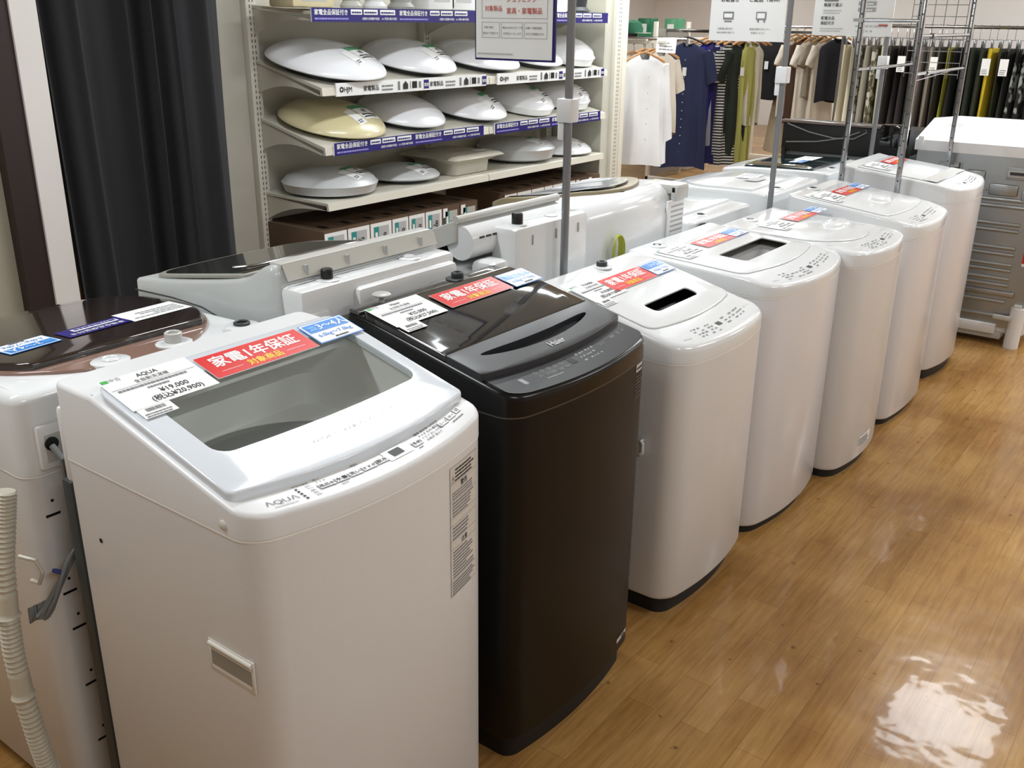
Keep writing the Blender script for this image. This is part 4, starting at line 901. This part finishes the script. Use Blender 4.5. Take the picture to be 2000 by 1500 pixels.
def s1(s, f, w_, h_):
    g = lambda a, c: f(a, c, .0005); k = lambda a, c: f(a, c, .001)
    def frame_(a0, b0, a1, b1):
        for q in ((a0, b0, a1, b0+.001), (a0, b1-.001, a1, b1), (a0, b0, a0+.001, b1), (a1-.001, b0, a1, b1)): s.rect(g, *q, INKG)
    frame_(w_*.1, .115, w_*.92, .23); s.text('対象製品', .016, k, RI, w_*.14, .136, .01); s.text('家具・家電製品', .018, k, RI, w_*.42, .129, .012); s.text('ショッピング', .018, k, RI, w_*.42, .16, .01)
    frame_(w_*.1, .062, w_*.33, .105); frame_(w_*.35, .062, w_*.62, .105); frame_(w_*.64, .062, w_*.92, .105)
    s.text('お取り置き', .0072, k, INK, w_*.13, .088); s.text('翌日まで可能です', .0072, k, INK, w_*.115, .072)
    s.text('組み込みはスタッフが', .0072, k, INK, w_*.37, .088); s.text('お手伝いいたします', .0072, k, INK, w_*.38, .072); s.text('24歳〜75歳未満の', .0072, k, INK, w_*.66, .088); s.text('方がご利用頂けます', .0072, k, INK, w_*.66, .072)
    s.dashes(g, w_*.04, .016, w_*.5, .022, INKL, 1, .95, 2, .7, .008)
sign_pole('grey sign pole standing between the black washer and the shelf, holding a purple-framed notice', -1.587, 2.375, 2.2, s1, .285, .42, -.33, 1.95, 1.405, PUR)
def s2(s, f, w_, h_):
    g = lambda a, c: f(a, c, .0006)
    s.text('お取置き', .021, g, INK, w_*.14, h_-.275, .01); s.text('ご配送（有料）', .021, g, INK, w_*.52, h_-.275, .01)
    s.rect(g, w_*.18, h_-.345, w_*.32, h_-.315, INKG); s.rect(lambda a, c: f(a, c, .0012), w_*.195, h_-.338, w_*.305, h_-.322, PAP); s.rect(g, w_*.2, h_-.355, w_*.3, h_-.35, INKG)
    s.rect(g, w_*.62, h_-.345, w_*.75, h_-.315, INKG); s.rect(lambda a, c: f(a, c, .0012), w_*.635, h_-.34, w_*.735, h_-.32, PAP); s.rect(g, w_*.64, h_-.355, w_*.66, h_-.345, INKG); s.rect(g, w_*.72, h_-.355, w_*.74, h_-.345, INKG)
    s.text('ご成約後 翌日まで', .009, g, INK, w_*.11, h_-.385); s.text('商品お取置き可能です', .008, g, INK, w_*.11, h_-.4); s.text('配送は有料スタッフへ', .009, g, INK, w_*.55, h_-.385); s.text('お尋ねください', .009, g, INK, w_*.57, h_-.4)
sign_pole('grey sign pole behind the fifth front washer carrying a white pick-up and delivery notice', -1.63, 4.03, 2.3, s2, .335, .43, -.345, 1.995, 1.44, None)
def s3(s, f, w_, h_):
    g = lambda a, c: f(a, c, .0006); k = lambda a, c: f(a, c, .0012)
    s.rect(g, w_*.12, h_-.285, w_*.3, h_-.268, INKG); s.text('無線で選ぶ', .02, g, INK, w_*.12, h_-.31, .01)
    for i in range(3): s.rect(g, w_*.56, h_-.275-i*.03, w_*.78, h_-.255-i*.03, GRYP); s.dashes(k, w_*.6, h_-.27-i*.03, w_*.74, h_-.26-i*.03, PAP, 1, .9, 2, .6, .01)
    s.text('家電全品', .019, g, INK, w_*.1, h_-.375, .01); s.text('保証付き', .019, g, INK, w_*.1, h_-.4, .01); s.rect(g, w_*.52, h_-.382, w_*.97, h_-.368, GRYP)
    s.dashes(g, w_*.12, h_-.345, w_*.35, h_-.32, INKL, 2, .8, 2, .4, .01); s.dashes(g, w_*.1, h_-.435, w_*.4, h_-.41, INKL, 2, .9, 2, .4, .01); s.dashes(g, w_*.55, h_-.41, w_*.95, h_-.395, INKL, 1, .9, 2, .5, .03)
    s.rect(g, w_*.84, h_-.405, w_*.95, h_-.396, RI); s.text('1ヶ月  6ヶ月  1年', .012, g, INKG, w_*.56, h_-.435)
sign_pole('grey sign pole beside the chrome rack carrying a white warranty chart', -1.66, 5.44, 2.3, s3, .42, .455, -.4, 2.03, 1.45, None)

# ------------------------------------------------------------------ chrome garment rack around the last washer
RK = thing('chrome_rack', 'chrome four-legged rack with wire grid standing over the last front washer', 'rack', (-1.42, 5.08, 0))
rx = lambda X: X+1.42; ry = lambda Y: Y-5.08
for (X, Y) in ((-1.555, 4.69), (-1.29, 4.69), (-1.29, 5.565), (-1.545, 5.565)):
    b = MB(); b.box(rx(X)-.011, rx(X)+.011, ry(Y)-.011, ry(Y)+.011, 0, 2.3, CHR, .002)
    for k in range(28): b.lathe([(.004, -.0005), (.004, .0005)], (0, 0, 0), SLOT, 8, Matrix.Translation((rx(X), ry(Y)-.0116, .6+k*.06)) @ Matrix.Rotation(PI/2, 4, 'X'))
    b.build('leg', RK)
for (p, q) in (((-1.555, 4.69, 1.653), (-1.29, 4.69, 1.653)), ((-1.29, 4.69, 1.59), (-1.29, 5.565, 1.59)), ((-1.555, 4.69, 1.44), (-1.545, 5.565, 1.44)), ((-1.29, 4.69, 1.43), (-1.29, 5.565, 1.43))):
    b = MB(); b.tube([(rx(p[0]), ry(p[1]), p[2]), (rx(q[0]), ry(q[1]), q[2])], .0075, CHR, 12); b.lathe([(.012, -.02), (.012, .02)], (0, 0, 0), CHR, 12, Matrix.Translation((rx(p[0]), ry(p[1])+.2 if p[1] != q[1] else ry(p[1]), p[2])) @ Matrix.Rotation(PI/2, 4, 'X')); b.build('crossbar', RK)
b = MB()
for k in range(9): b.tube([(rx(-1.555), ry(5.46), 1.40+k*.055), (rx(-1.29), ry(5.46), 1.40+k*.055)], .002, CHR, 6)
for k in range(6): b.tube([(rx(-1.555)+k*.053, ry(5.46), 1.38), (rx(-1.555)+k*.053, ry(5.46), 1.9)], .002, CHR, 6)
b.tube([(rx(-1.29), ry(5.46), 1.43), (rx(-1.29)+.0, ry(4.69), 1.40)], .002, CHR, 6)
b.build('wire_grid', RK)

# ------------------------------------------------------------------ curtain, stacked appliances
b = MB(); n = 220; P = []
for i in range(n+1):
    u = i/n; Y = 1.775+.77*u; P.append((u, Y))
rings = []
for z in [0.05, .4, .8, 1.2, 1.6, 2.0, 2.5]:
    r_ = []
    for u, Y in P:
        ph = 2*PI*u*6+1.5*math.sin(5*u*2+.6)+.15*z; k = math.sin(ph); r_.append((-3.33+.045*k+.012*math.sin(2.3*ph+1)+.01*math.sin(z*2+u*9), Y+.012*math.cos(ph)+.015*(z-1.7)*(u-.5), z))
    rings.append(r_)
back_ = [[(x-.004, y, z) for x, y, z in r_[::-1]] for r_ in rings]
b.loft([a+c for a, c in zip(rings, back_)], CURT, True, True); o = b.build('curtain', smooth=60); tag(o, 'charcoal pleated curtain hanging left of the lamp shelf', 'curtain')
def stackapp(label, X, Y, W_, D_, z0, h, m_):
    t = thing('stacked_appliance', label, 'appliance', (X, Y, z0))
    b = MB(); b.box(-D_/2, D_/2, -W_/2, W_/2, 0, h, m_, .02); b.build('cabinet', t)
    b = MB(); b.box(-D_/2+.02, D_/2+.004, -W_/2+.02, W_/2-.02, h-.02, h+.012, WHT, .006); b.build('lid', t)
    b = MB()
    for i in range(4): b.box(D_/2-.002, D_/2+.012, -W_/2+.03, W_/2-.03, .1+i*h*.2, .1+i*h*.2+.03, LGRY, .006)
    b.build('ribs', t)
stackapp('white ribbed appliance stacked on another, glimpsed between curtain and shelf', -5.5, 4.2, .7, .6, .79, .32, mat('pale appliance', '#C9CCCE', .4))
stackapp('lower white appliance glimpsed between curtain and shelf', -5.5, 4.2, .74, .64, 0, .775, mat('grey appliance', '#A8A9A6', .4))

# ------------------------------------------------------------------ clothes
def hanger(loc, rz, label, group, m_=WOODH, w_=.38, drop=0.0):
    t = thing('clothes_hanger', label, 'hanger', loc, rz, group)
    b = MB(); b.tube([(.0, 0, .0)]+[(.018*math.sin(a), 0, .0+.018*math.cos(a)) for a in [PI*.0+PI*1.2*i/8 for i in range(9)]]+[(0, 0, -.045), (0, 0, -.07)], .0025, CHR, 6); b.build('hook', t)
    b = MB(); n = 8
    for s in (-1, 1): b.tube([(s*w_/2*i/n, 0, -.07-.07*(i/n)**1.3) for i in range(n+1)], [.009]*6+[.01, .012, .009], m_, 8)
    b.build('shoulder_bar', t); return t
def garment(name, label, cat, loc, rz, L_, wt, wb, m_, d=.09, sleeve=0, sl_m=None, group=None, neck=.09, drop=.07, slv_w=.13, fold=.012, nf=7, seed=0, vneck=.06, buttons=0, tagc=False, stripes=None):
    rg = random.Random(seed); t = thing(name, label, cat, loc, rz, group); b = MB(); n = 40; rings = []
    top = -drop
    levels = [(0, neck/wt, .45), (.012, neck/wt*1.1, .5), (.05, .62, .6), (.085, .92, .7), (.12, 1, .85)]+[(None, k, None) for k in range(1, 12)]
    ph = rg.uniform(0, 6)
    for lv in levels:
        if lv[0] is not None: z = top-lv[0]; w_ = wt*lv[1]; dd = d*lv[2]; fa = 0
        else: u = lv[1]/11; z = top-.12-(L_-.12)*u; w_ = wt+(wb-wt)*u; dd = d*(.9+.35*u); fa = fold*min(1, u*1.6+.15)
        r_ = []
        for i in range(n):
            a = 2*PI*i/n; c, s = math.cos(a), math.sin(a)
            x = w_/2*math.copysign(abs(c)**.7, c); y = dd/2*math.copysign(abs(s)**.8, s)+fa*math.sin(nf*a+ph)*abs(s)+fa*.5*math.sin(3*a+z*6+ph)
            zz = z
            if lv[0] is not None and lv[0] < .03: zz = z-vneck*(1 if s < 0 else .2)*abs(s)
            if lv[0] is None and lv[1] == 11: zz = z+.015*math.sin(3*a+ph)
            r_.append((x, y, zz))
        rings.append(r_)
    b.loft(rings, m_, False, False); body = b.build('body', t, smooth=70)
    if sleeve:
        for s in (-1, 1):
            b = MB(); K = []; m2 = 7
            for j in range(m2+1):
                u = j/m2; cx_ = s*(wt/2-.03+.05*math.sin(u*1.4)+(.03*u)); z = top-.10-sleeve*u*.95; rr = slv_w/2*(1-.12*u)
                K.append([(cx_+rr*.75*math.cos(a)*(1), rr*.6*math.sin(a)+.006*math.sin(3*a+j), z+s*rr*.35*math.cos(a)) for a in [2*PI*i/16 for i in range(16)]])
            b.loft(K, sl_m or m_, True, True); b.build('sleeve', t, smooth=70)
    if buttons:
        b = MB()
        for k in range(buttons):
            b = MB(); b.lathe([(.006, 0), (.006, .004)], (0, 0, 0), INKL, 10, Matrix.Translation((0, -d/2*1.12-.012, top-.17-(L_-.25)*k/buttons)) @ Matrix.Rotation(PI/2, 4, 'X')); b.build('button', t)
    if tagc:
        b = MB(); b.box(-.02, .02, -d/2-.026, -d/2-.024, top-.32, top-.24, PAP); b.box(-.001, .001, -d/2-.025, -d/2-.024, top-.24, top-.17, INK); b.build('price_tag', t)
    if stripes:
        pass
    return t
def cloth(name, c, **k): return mat(name, c, .85, noise=k.get('noise', .05), scale=k.get('scale', 12), bump=.3, bscale=200)
def stripemat(name, c1, c2, sc=40, dirn=2):
    m = bpy.data.materials.new(name); m.use_nodes = True; N = m.node_tree.nodes; L = m.node_tree.links; b = N['Principled BSDF']; b.inputs['Roughness'].default_value = .85
    tc = N.new('ShaderNodeTexCoord'); wv = N.new('ShaderNodeTexWave'); wv.inputs['Scale'].default_value = sc; wv.bands_direction = 'XYZ'[dirn]; L.new(tc.outputs['Object'], wv.inputs[0])
    r = N.new('ShaderNodeValToRGB'); r.color_ramp.interpolation = 'CONSTANT'; r.color_ramp.elements[0].color = lin(c1); r.color_ramp.elements[1].position = .55; r.color_ramp.elements[1].color = lin(c2); L.new(wv.outputs[0], r.inputs[0]); L.new(r.outputs[0], b.inputs['Base Color']); return m
def blotch(name, c1, c2, sc=14):
    m = bpy.data.materials.new(name); m.use_nodes = True; N = m.node_tree.nodes; L = m.node_tree.links; b = N['Principled BSDF']; b.inputs['Roughness'].default_value = .85
    tc = N.new('ShaderNodeTexCoord'); wv = N.new('ShaderNodeTexNoise'); wv.inputs['Scale'].default_value = sc; L.new(tc.outputs['Object'], wv.inputs['Vector'])
    r = N.new('ShaderNodeValToRGB'); r.color_ramp.elements[0].color = lin(c1); r.color_ramp.elements[0].position = .48; r.color_ramp.elements[1].position = .56; r.color_ramp.elements[1].color = lin(c2); L.new(wv.outputs['Fac'], r.inputs[0]); L.new(r.outputs[0], b.inputs['Base Color']); return m

IV = mat('ivory rack paint', '#E2DDD0', .4)
# white blouse rack: rail along X
BX = thing('clothes_rack', 'ivory rack with white blouses right of the lamp gondola', 'rack', (-4.1, 6.5, 0))
b = MB(); b.box(-.55, .42, -.012, .012, 1.475, 1.51, IV, .003); b.build('rail', BX)
b = MB(); b.box(-.57, -.54, -.02, .02, 0, 1.75, IV, .003); b.build('upright', BX)
b = MB(); b.box(-.57, .3, -.25, -.21, 0.0, .05, IV, .003); b.box(-.57, .3, .21, .25, .0, .05, IV, .003); b.box(-.575, -.535, -.25, .25, 0, .05, IV, .003); b.build('foot_rail', BX)
blab = ['foremost white long-sleeved blouse with rolled cuffs', 'white blouse just behind the foremost one', 'off-white short-sleeved top in the blouse rack', 'cream frilled top at the blouse rack', 'pale ivory blouse deep in the blouse rack', 'beige-white blouse at the far end of the blouse rack']
for i in range(6):
    if i < 3: x, y, rz = -3.70-.085*i, 6.5, 1.15
    else: x, y, rz = -3.98-.07*(i-3), 7.25, 1.15
    c_ = ['#CFCFCF', '#CBCAC9', '#C9C6C1', '#C8C0B2', '#C4BAA8', '#BDB19E'][i]
    garment('blouse', blab[i], 'blouse', (x, y, 1.49), rz, (.80, .76, .66, .66, .72, .78)[i], (.40, .40, .38, .34, .34, .34)[i], (.5, .46, .44, .36, .38, .4)[i], cloth('blouse cloth %d' % i, c_), .1, sleeve=(.56, .5, .5, .24, .26, .3)[i], group='white blouses on the ivory rack', seed=i+3, fold=.03, nf=8, slv_w=.13, buttons=5 if i == 0 else 0)
    hanger((x, y, 1.49), rz, 'brown wooden hanger inside the '+blab[i], 'wooden hangers in the blouse rack')
b = MB(); b.tube([(-4.4, 7.25, 1.5), (-3.75, 7.25, 1.5)], .012, CHR); b.tube([(-4.4, 7.25, 0), (-4.4, 7.25, 1.5)], .012, CHR); b.tube([(-3.75, 7.25, 1.5), (-3.75, 7.25, 1.45)], .012, CHR)
tag(b.build('clothes_rail'), 'chrome arm holding the cream tops behind the white blouses', 'rack')
# dresses rack
DX = thing('clothes_rack', 'ivory panelled rack end holding the navy dresses', 'rack', (-5.2, 9.55, 0))
b = MB(); b.box(-.02, .02, -.22, -.18, 0, 1.62, IV, .004); b.box(-.02, .02, .50, .54, 0, 1.62, IV, .004); b.build('upright', DX)
b = MB(); b.box(-.015, .015, -.18, .5, .05, 1.55, mat('grey rack panel', '#9A958A', .6)); b.build('panel', DX)
b = MB(); b.box(-.02, .38, -.22, -.18, .0, .06, IV, .004); b.build('foot', DX)
b = MB(); b.box(0, .9, -.01, .01, 1.52, 1.55, CHR, .003); b.build('rail', DX)
dd = [('long navy button-front dress with price tag', '#232B4D', 1.22, .44, .52, 12, True), ('royal blue dress behind the navy one', '#1C1C8A', 1.15, .40, .42, 0, False), ('deep indigo dress with full sleeves', '#15134F', 1.2, .4, .5, 0, False), ('light grey dress among the navy ones', '#A9AAB2', 1.0, .36, .38, 0, False), ('black and white striped dress', None, 1.2, .38, .46, 0, False), ('dark green dress beside the striped one', '#1B231A', 1.1, .4, .46, 0, True), ('yellow green long skirt dress', '#A5A45A', 1.25, .3, .36, 0, False), ('white and black layered dress at the end of the dress rack', '#C9C5B4', .8, .36, .42, 0, False)]
SM = stripemat('striped cloth', '#16161A', '#C8C8C2', 11)
for i, (lab, c_, L_, wt, wb, nb, tg) in enumerate(dd):
    x, y = (-4.7, -4.62, -4.56, -4.52, -4.42, -4.36, -4.29, -4.26)[i], 9.35+.05*i
    if i == 0: x, y = -4.72, 9.15
    o = garment('dress', lab, 'dress', (x, y, 1.53), .25 if i == 0 else .9, L_, wt*(1 if i == 0 else .75 if i < 6 else .6), wb*(1 if i == 0 else .75 if i < 6 else .5), cloth('dress cloth %d' % i, c_) if c_ else SM, .1, sleeve=.3 if i < 6 else 0, group='dresses on the far rack', seed=20+i, fold=.022, buttons=nb, tagc=tg, nf=9, slv_w=.16, vneck=.12 if i == 0 else .05, drop=.09)
    hanger((x, y, 1.55), .25 if i == 0 else .9, ('black plastic hanger of the ' if i == 0 else 'wooden hanger of the ')+lab, 'hangers on the dress rack', BLK if i == 0 else WOODH)
b = MB(); b.box(-.025, .025, -.015, .015, 0, 1.5, IV); b.box(-.02, .5, -.02, .02, 0, .07, IV, .004); b.box(.0, 1.2, -.01, .01, 1.5, 1.53, CHR)
o = b.build('clothes_rack'); o.location = (-5.1, 11.75, 0); tag(o, 'ivory rack foot under the beige skirt', 'rack')
garment('knit_top', 'black short-sleeved top with price tag beside the second pole', 'top', (-4.35, 10.3, 1.55), .15, .62, .42, .40, cloth('black knit', '#0C0C0E'), .1, sleeve=.16, seed=41, tagc=True, slv_w=.16, group='tops and skirts beyond the second pole')
garment('skirt', 'long beige buttoned skirt below the black top', 'skirt', (-4.12, 10.45, 1.30), .1, .95, .30, .50, cloth('beige cloth', '#B5A78B'), .1, seed=42, nf=6, fold=.02, group='tops and skirts beyond the second pole', drop=.05, vneck=.0, neck=.28)
tops = [('#DCD3C2', 'cream cotton top'), ('#4A3322', 'brown top'), ('#E3DDD2', 'white cotton top'), ('#8F8675', 'taupe top'), ('#D9D0C0', 'ivory top'), ('#0E1018', 'navy sleeveless top on a wooden hanger')]
for i, (c_, lab) in enumerate(tops):
    x, y = -4.07+.075*i, 10.3+.02*i
    if i == 5: x, y = -3.58, 10.2
    garment('top', lab+' hanging between the two white notices', 'top', (x, y, 1.56), .35 if i == 5 else 1.05, (.8, .85, .95, .6, .95, .62)[i], .30 if i < 5 else .36, .32 if i < 5 else .36, cloth('top cloth %d' % i, c_), .09, sleeve=.2 if i < 5 else 0, seed=50+i, group='tops between the notices')
    hanger((x, y, 1.58), .35 if i == 5 else 1.05, 'light wooden hanger of the '+lab, 'wooden hangers between the notices')
b = MB(); b.tube([(-4.5, 10.3, 1.585), (-3.2, 10.3, 1.585)], .012, CHR); b.tube([(-4.5, 10.3, 0), (-4.5, 10.3, 1.585)], .012, CHR); b.tube([(-3.2, 10.3, 0), (-3.2, 10.3, 1.585)], .012, CHR)
tag(b.build('clothes_rail'), 'chrome rail carrying the tops between the notices', 'rack')

# trouser rail at the back wall
PX = thing('clothes_rail', 'chrome rail with clip hangers and trousers along the back wall', 'rack', (-1.6, 8.5, 0))
b = MB(); b.tube([(-1.35, 0, 1.615), (1.5, 0, 1.615)], .013, CHR, 12); b.build('rail', PX)
for x in (-1.35, 1.5):
    b = MB(); b.tube([(x, 0, 0), (x, 0, 1.615)], .014, CHR, 10); b.build('upright', PX)
pc = ['#CFC7AE', '#D6CFB8', 'B1', '#8E8B7C', 'B1', '#C3C4A0', '#3A3630', '#2C2A2A', '#241F1E', '#1E1A1B', '#6E6660', '#7C7468', '#3A3530', '#8F9130', '#10120F', '#161A12', '#1A2214', '#232A1A', '#C7AE1C', '#2C3018', '#1C1E16', 'B2', 'B2', '#101012', '#0A0A0B', '#0A0A0B', '#0B0B0D', 'B3', 'B3', '#0E0E14', '#15151F', '#5D6180', '#6C7090', '#4A4D6B']
BM = {'B1': blotch('mottled cloth', '#55503F', '#B9B6A6', 16), 'B2': blotch('floral cloth', '#0D0D0D', '#8F958F', 12), 'B3': blotch('patterned cloth', '#0B0B0C', '#4F5550', 30)}
names = {'#CFC7AE': 'cream', '#C7AE1C': 'bright yellow', '#8F9130': 'mustard green', 'B1': 'mottled grey', 'B2': 'black floral', 'B3': 'dark patterned'}
hg = None
_t = ['first', 'second', 'third', 'fourth', 'fifth', 'sixth', 'seventh', 'eighth', 'ninth', 'tenth', 'eleventh', 'twelfth', 'thirteenth', 'fourteenth', 'fifteenth', 'sixteenth', 'seventeenth', 'eighteenth', 'nineteenth']
ORD = _t+['twentieth']+['twenty-'+q for q in _t[:9]]+['thirtieth']+['thirty-'+q for q in _t[:9]]
for i, c_ in enumerate(pc):
    x = -2.88+.062*i+.006*math.sin(i*3); L_ = .95+.04*math.sin(i*2.1); rg = random.Random(100+i)
    if c_ in BM: m_ = BM[c_]
    else: m_ = cloth('trouser cloth '+c_, c_)
    b = MB(); rings = []
    for k in range(9):
        u = k/8; wy = .34+.06*u; wx = .034+.03*u; rings.append([(wx/2*math.cos(a)+.008*math.sin(3*a+i+u*3)+.012*math.sin(i*1.7)*u, wy/2*math.sin(a), -.15-L_*u) for a in [2*PI*j/14 for j in range(14)]])
    b.loft(rings, m_, True, True); o = b.build('trousers', None, smooth=70); o.location = (x, 8.5, 1.615)
    desc = names.get(c_, 'dark' if c_[0] == '#' and int(c_[1:3], 16) < 80 else ('slate blue' if i > 30 else 'pale'))
    nb = 'near the left end of the wall rail' if i < 8 else ('left of the chrome rack legs' if i < 14 else ('right of the middle rack leg' if i < 22 else 'above the galvanised washer back'))
    od = ORD[i]; tag(o, desc+' trousers, '+od+' from the left on the wall rail', 'trousers', 'trousers on the wall rail')
    if i in (8, 12, 18, 20):
        tb = MB(); tb.box(-.03, .03, -.232, -.230, -.34, -.22, PAP); tb.box(-.001, .001, -.231, -.230, -.22, -.15, INK); tb.dashes(lambda a, c: Vector((a, -.2335, c)), -.022, -.33, .022, -.29, INKG, 3, .8, i, .4, .01); tb.build('price_tag', o)
    if hg is None:
        hg = thing('clip_hanger', 'clip hanger, '+od+' from the left on the wall rail', 'hanger', (x, 8.5, 1.615), 0, 'clip hangers on the wall rail')
        b = MB(); b.tube([(0, .0, -.09), (0, 0, -.02), (0, .012, .0), (0, .01, .016), (0, -.005, .016)], .002, CHR, 6); b.build('hook', hg)
        b = MB(); b.tube([(0, -.15, -.09), (0, .15, -.09)], .003, CHR, 6)
        for s in (-.13, .13): b.box(-.008, .008, s-.012, s+.012, -.17, -.09, CHR, .002)
        b.build('clip_bar', hg)
    else: dup(hg, (x, 8.5, 1.615), 0, 'clip hanger, '+od+' from the left on the wall rail')

# far shop fittings glimpsed between the notices and above the blouses
def fixture(lab, x, y, W_, D_, h, m_, name='shop_counter'):
    t = thing(name, lab, 'shelf', (x, y, 0)); b = MB(); b.box(-W_/2, W_/2, -D_/2, D_/2, 0, h, m_, .01); b.build('body', t)
    b = MB(); b.box(-W_/2-.02, W_/2+.02, -D_/2-.02, D_/2+.02, h, h+.03, IV, .005); b.build('top', t); return t
b = MB(); b.box(.4, .58, -.008, .008, 1.485, 1.5, IV); b.build('rail_arm', BX)
fixture('ivory counter far behind the white blouses', -5.9, 10.6, 1.3, .5, 1.42, IV)
for i, (x, z, c_, lab) in enumerate(((-5.95, 1.452, '#2E7D5B', 'green glass box on the far counter'), (-5.6, 1.452, '#5FA57E', 'pale green box on the far counter'))):
    b = MB(); b.box(-.09, .09, -.08, .08, 0, .2, mat('box %d' % i, c_, .3), .006); b.box(-.05, .03, -.083, -.08, .05, .14, PAP); o = b.build('gift_box'); o.location = (x, 10.5, z); tag(o, lab, 'box')
for i, (x, lab) in enumerate(((-6.35, 'black handbag on the far counter, left one'), (-6.15, 'black handbag on the far counter, right one'))):
    t = thing('handbag', lab, 'bag', (x, 10.5, 1.45)); b = MB(); b.box(-.08, .08, -.04, .04, 0, .11, BLK, .03); b.build('bag_body', t); b = MB(); b.tube([(.05*math.cos(a), 0, .1+.06*math.sin(a)) for a in [PI*j/8 for j in range(9)]], .005, BLK); b.build('handle', t)
t = thing('cap', 'green and white cap on the blouse rack top', 'cap', (-3.75, 6.4, 1.55)); 
b = MB(); b.lathe([(.075, 0), (.078, .03), (.06, .07), (.02, .09)], (0, 0, 0), mat('green cloth', '#17543A', .8), 24); b.build('crown', t); b = MB(); b.lathe([(.07, 0), (.075, .004)], (.06, .02, .0), PAP, 20); b.build('brim', t)
b = MB(); b.box(-.07, .07, -.003, .003, -.05, .05, PAP); b.dashes(lambda a, c: Vector((a, -.005, c)), -.05, -.03, .05, .035, INKG, 3, .7, 3, .3, .02); o = b.build('price_notice', BX); o.location = (.56, .03, 1.47); o.rotation_euler = (0, .05, .6)
b = MB(); b.box(-.3, .3, -.02, .02, 0, .5, mat('straw', '#B89E58', .8), .01); o = b.build('woven_panel'); o.location = (-5.2, 14.5, 1.5); tag(o, 'straw coloured woven goods on the far wall', 'decoration')
fixture('white fitting far behind the tops', -4.7, 14.0, 1.6, .5, 1.5, IV)
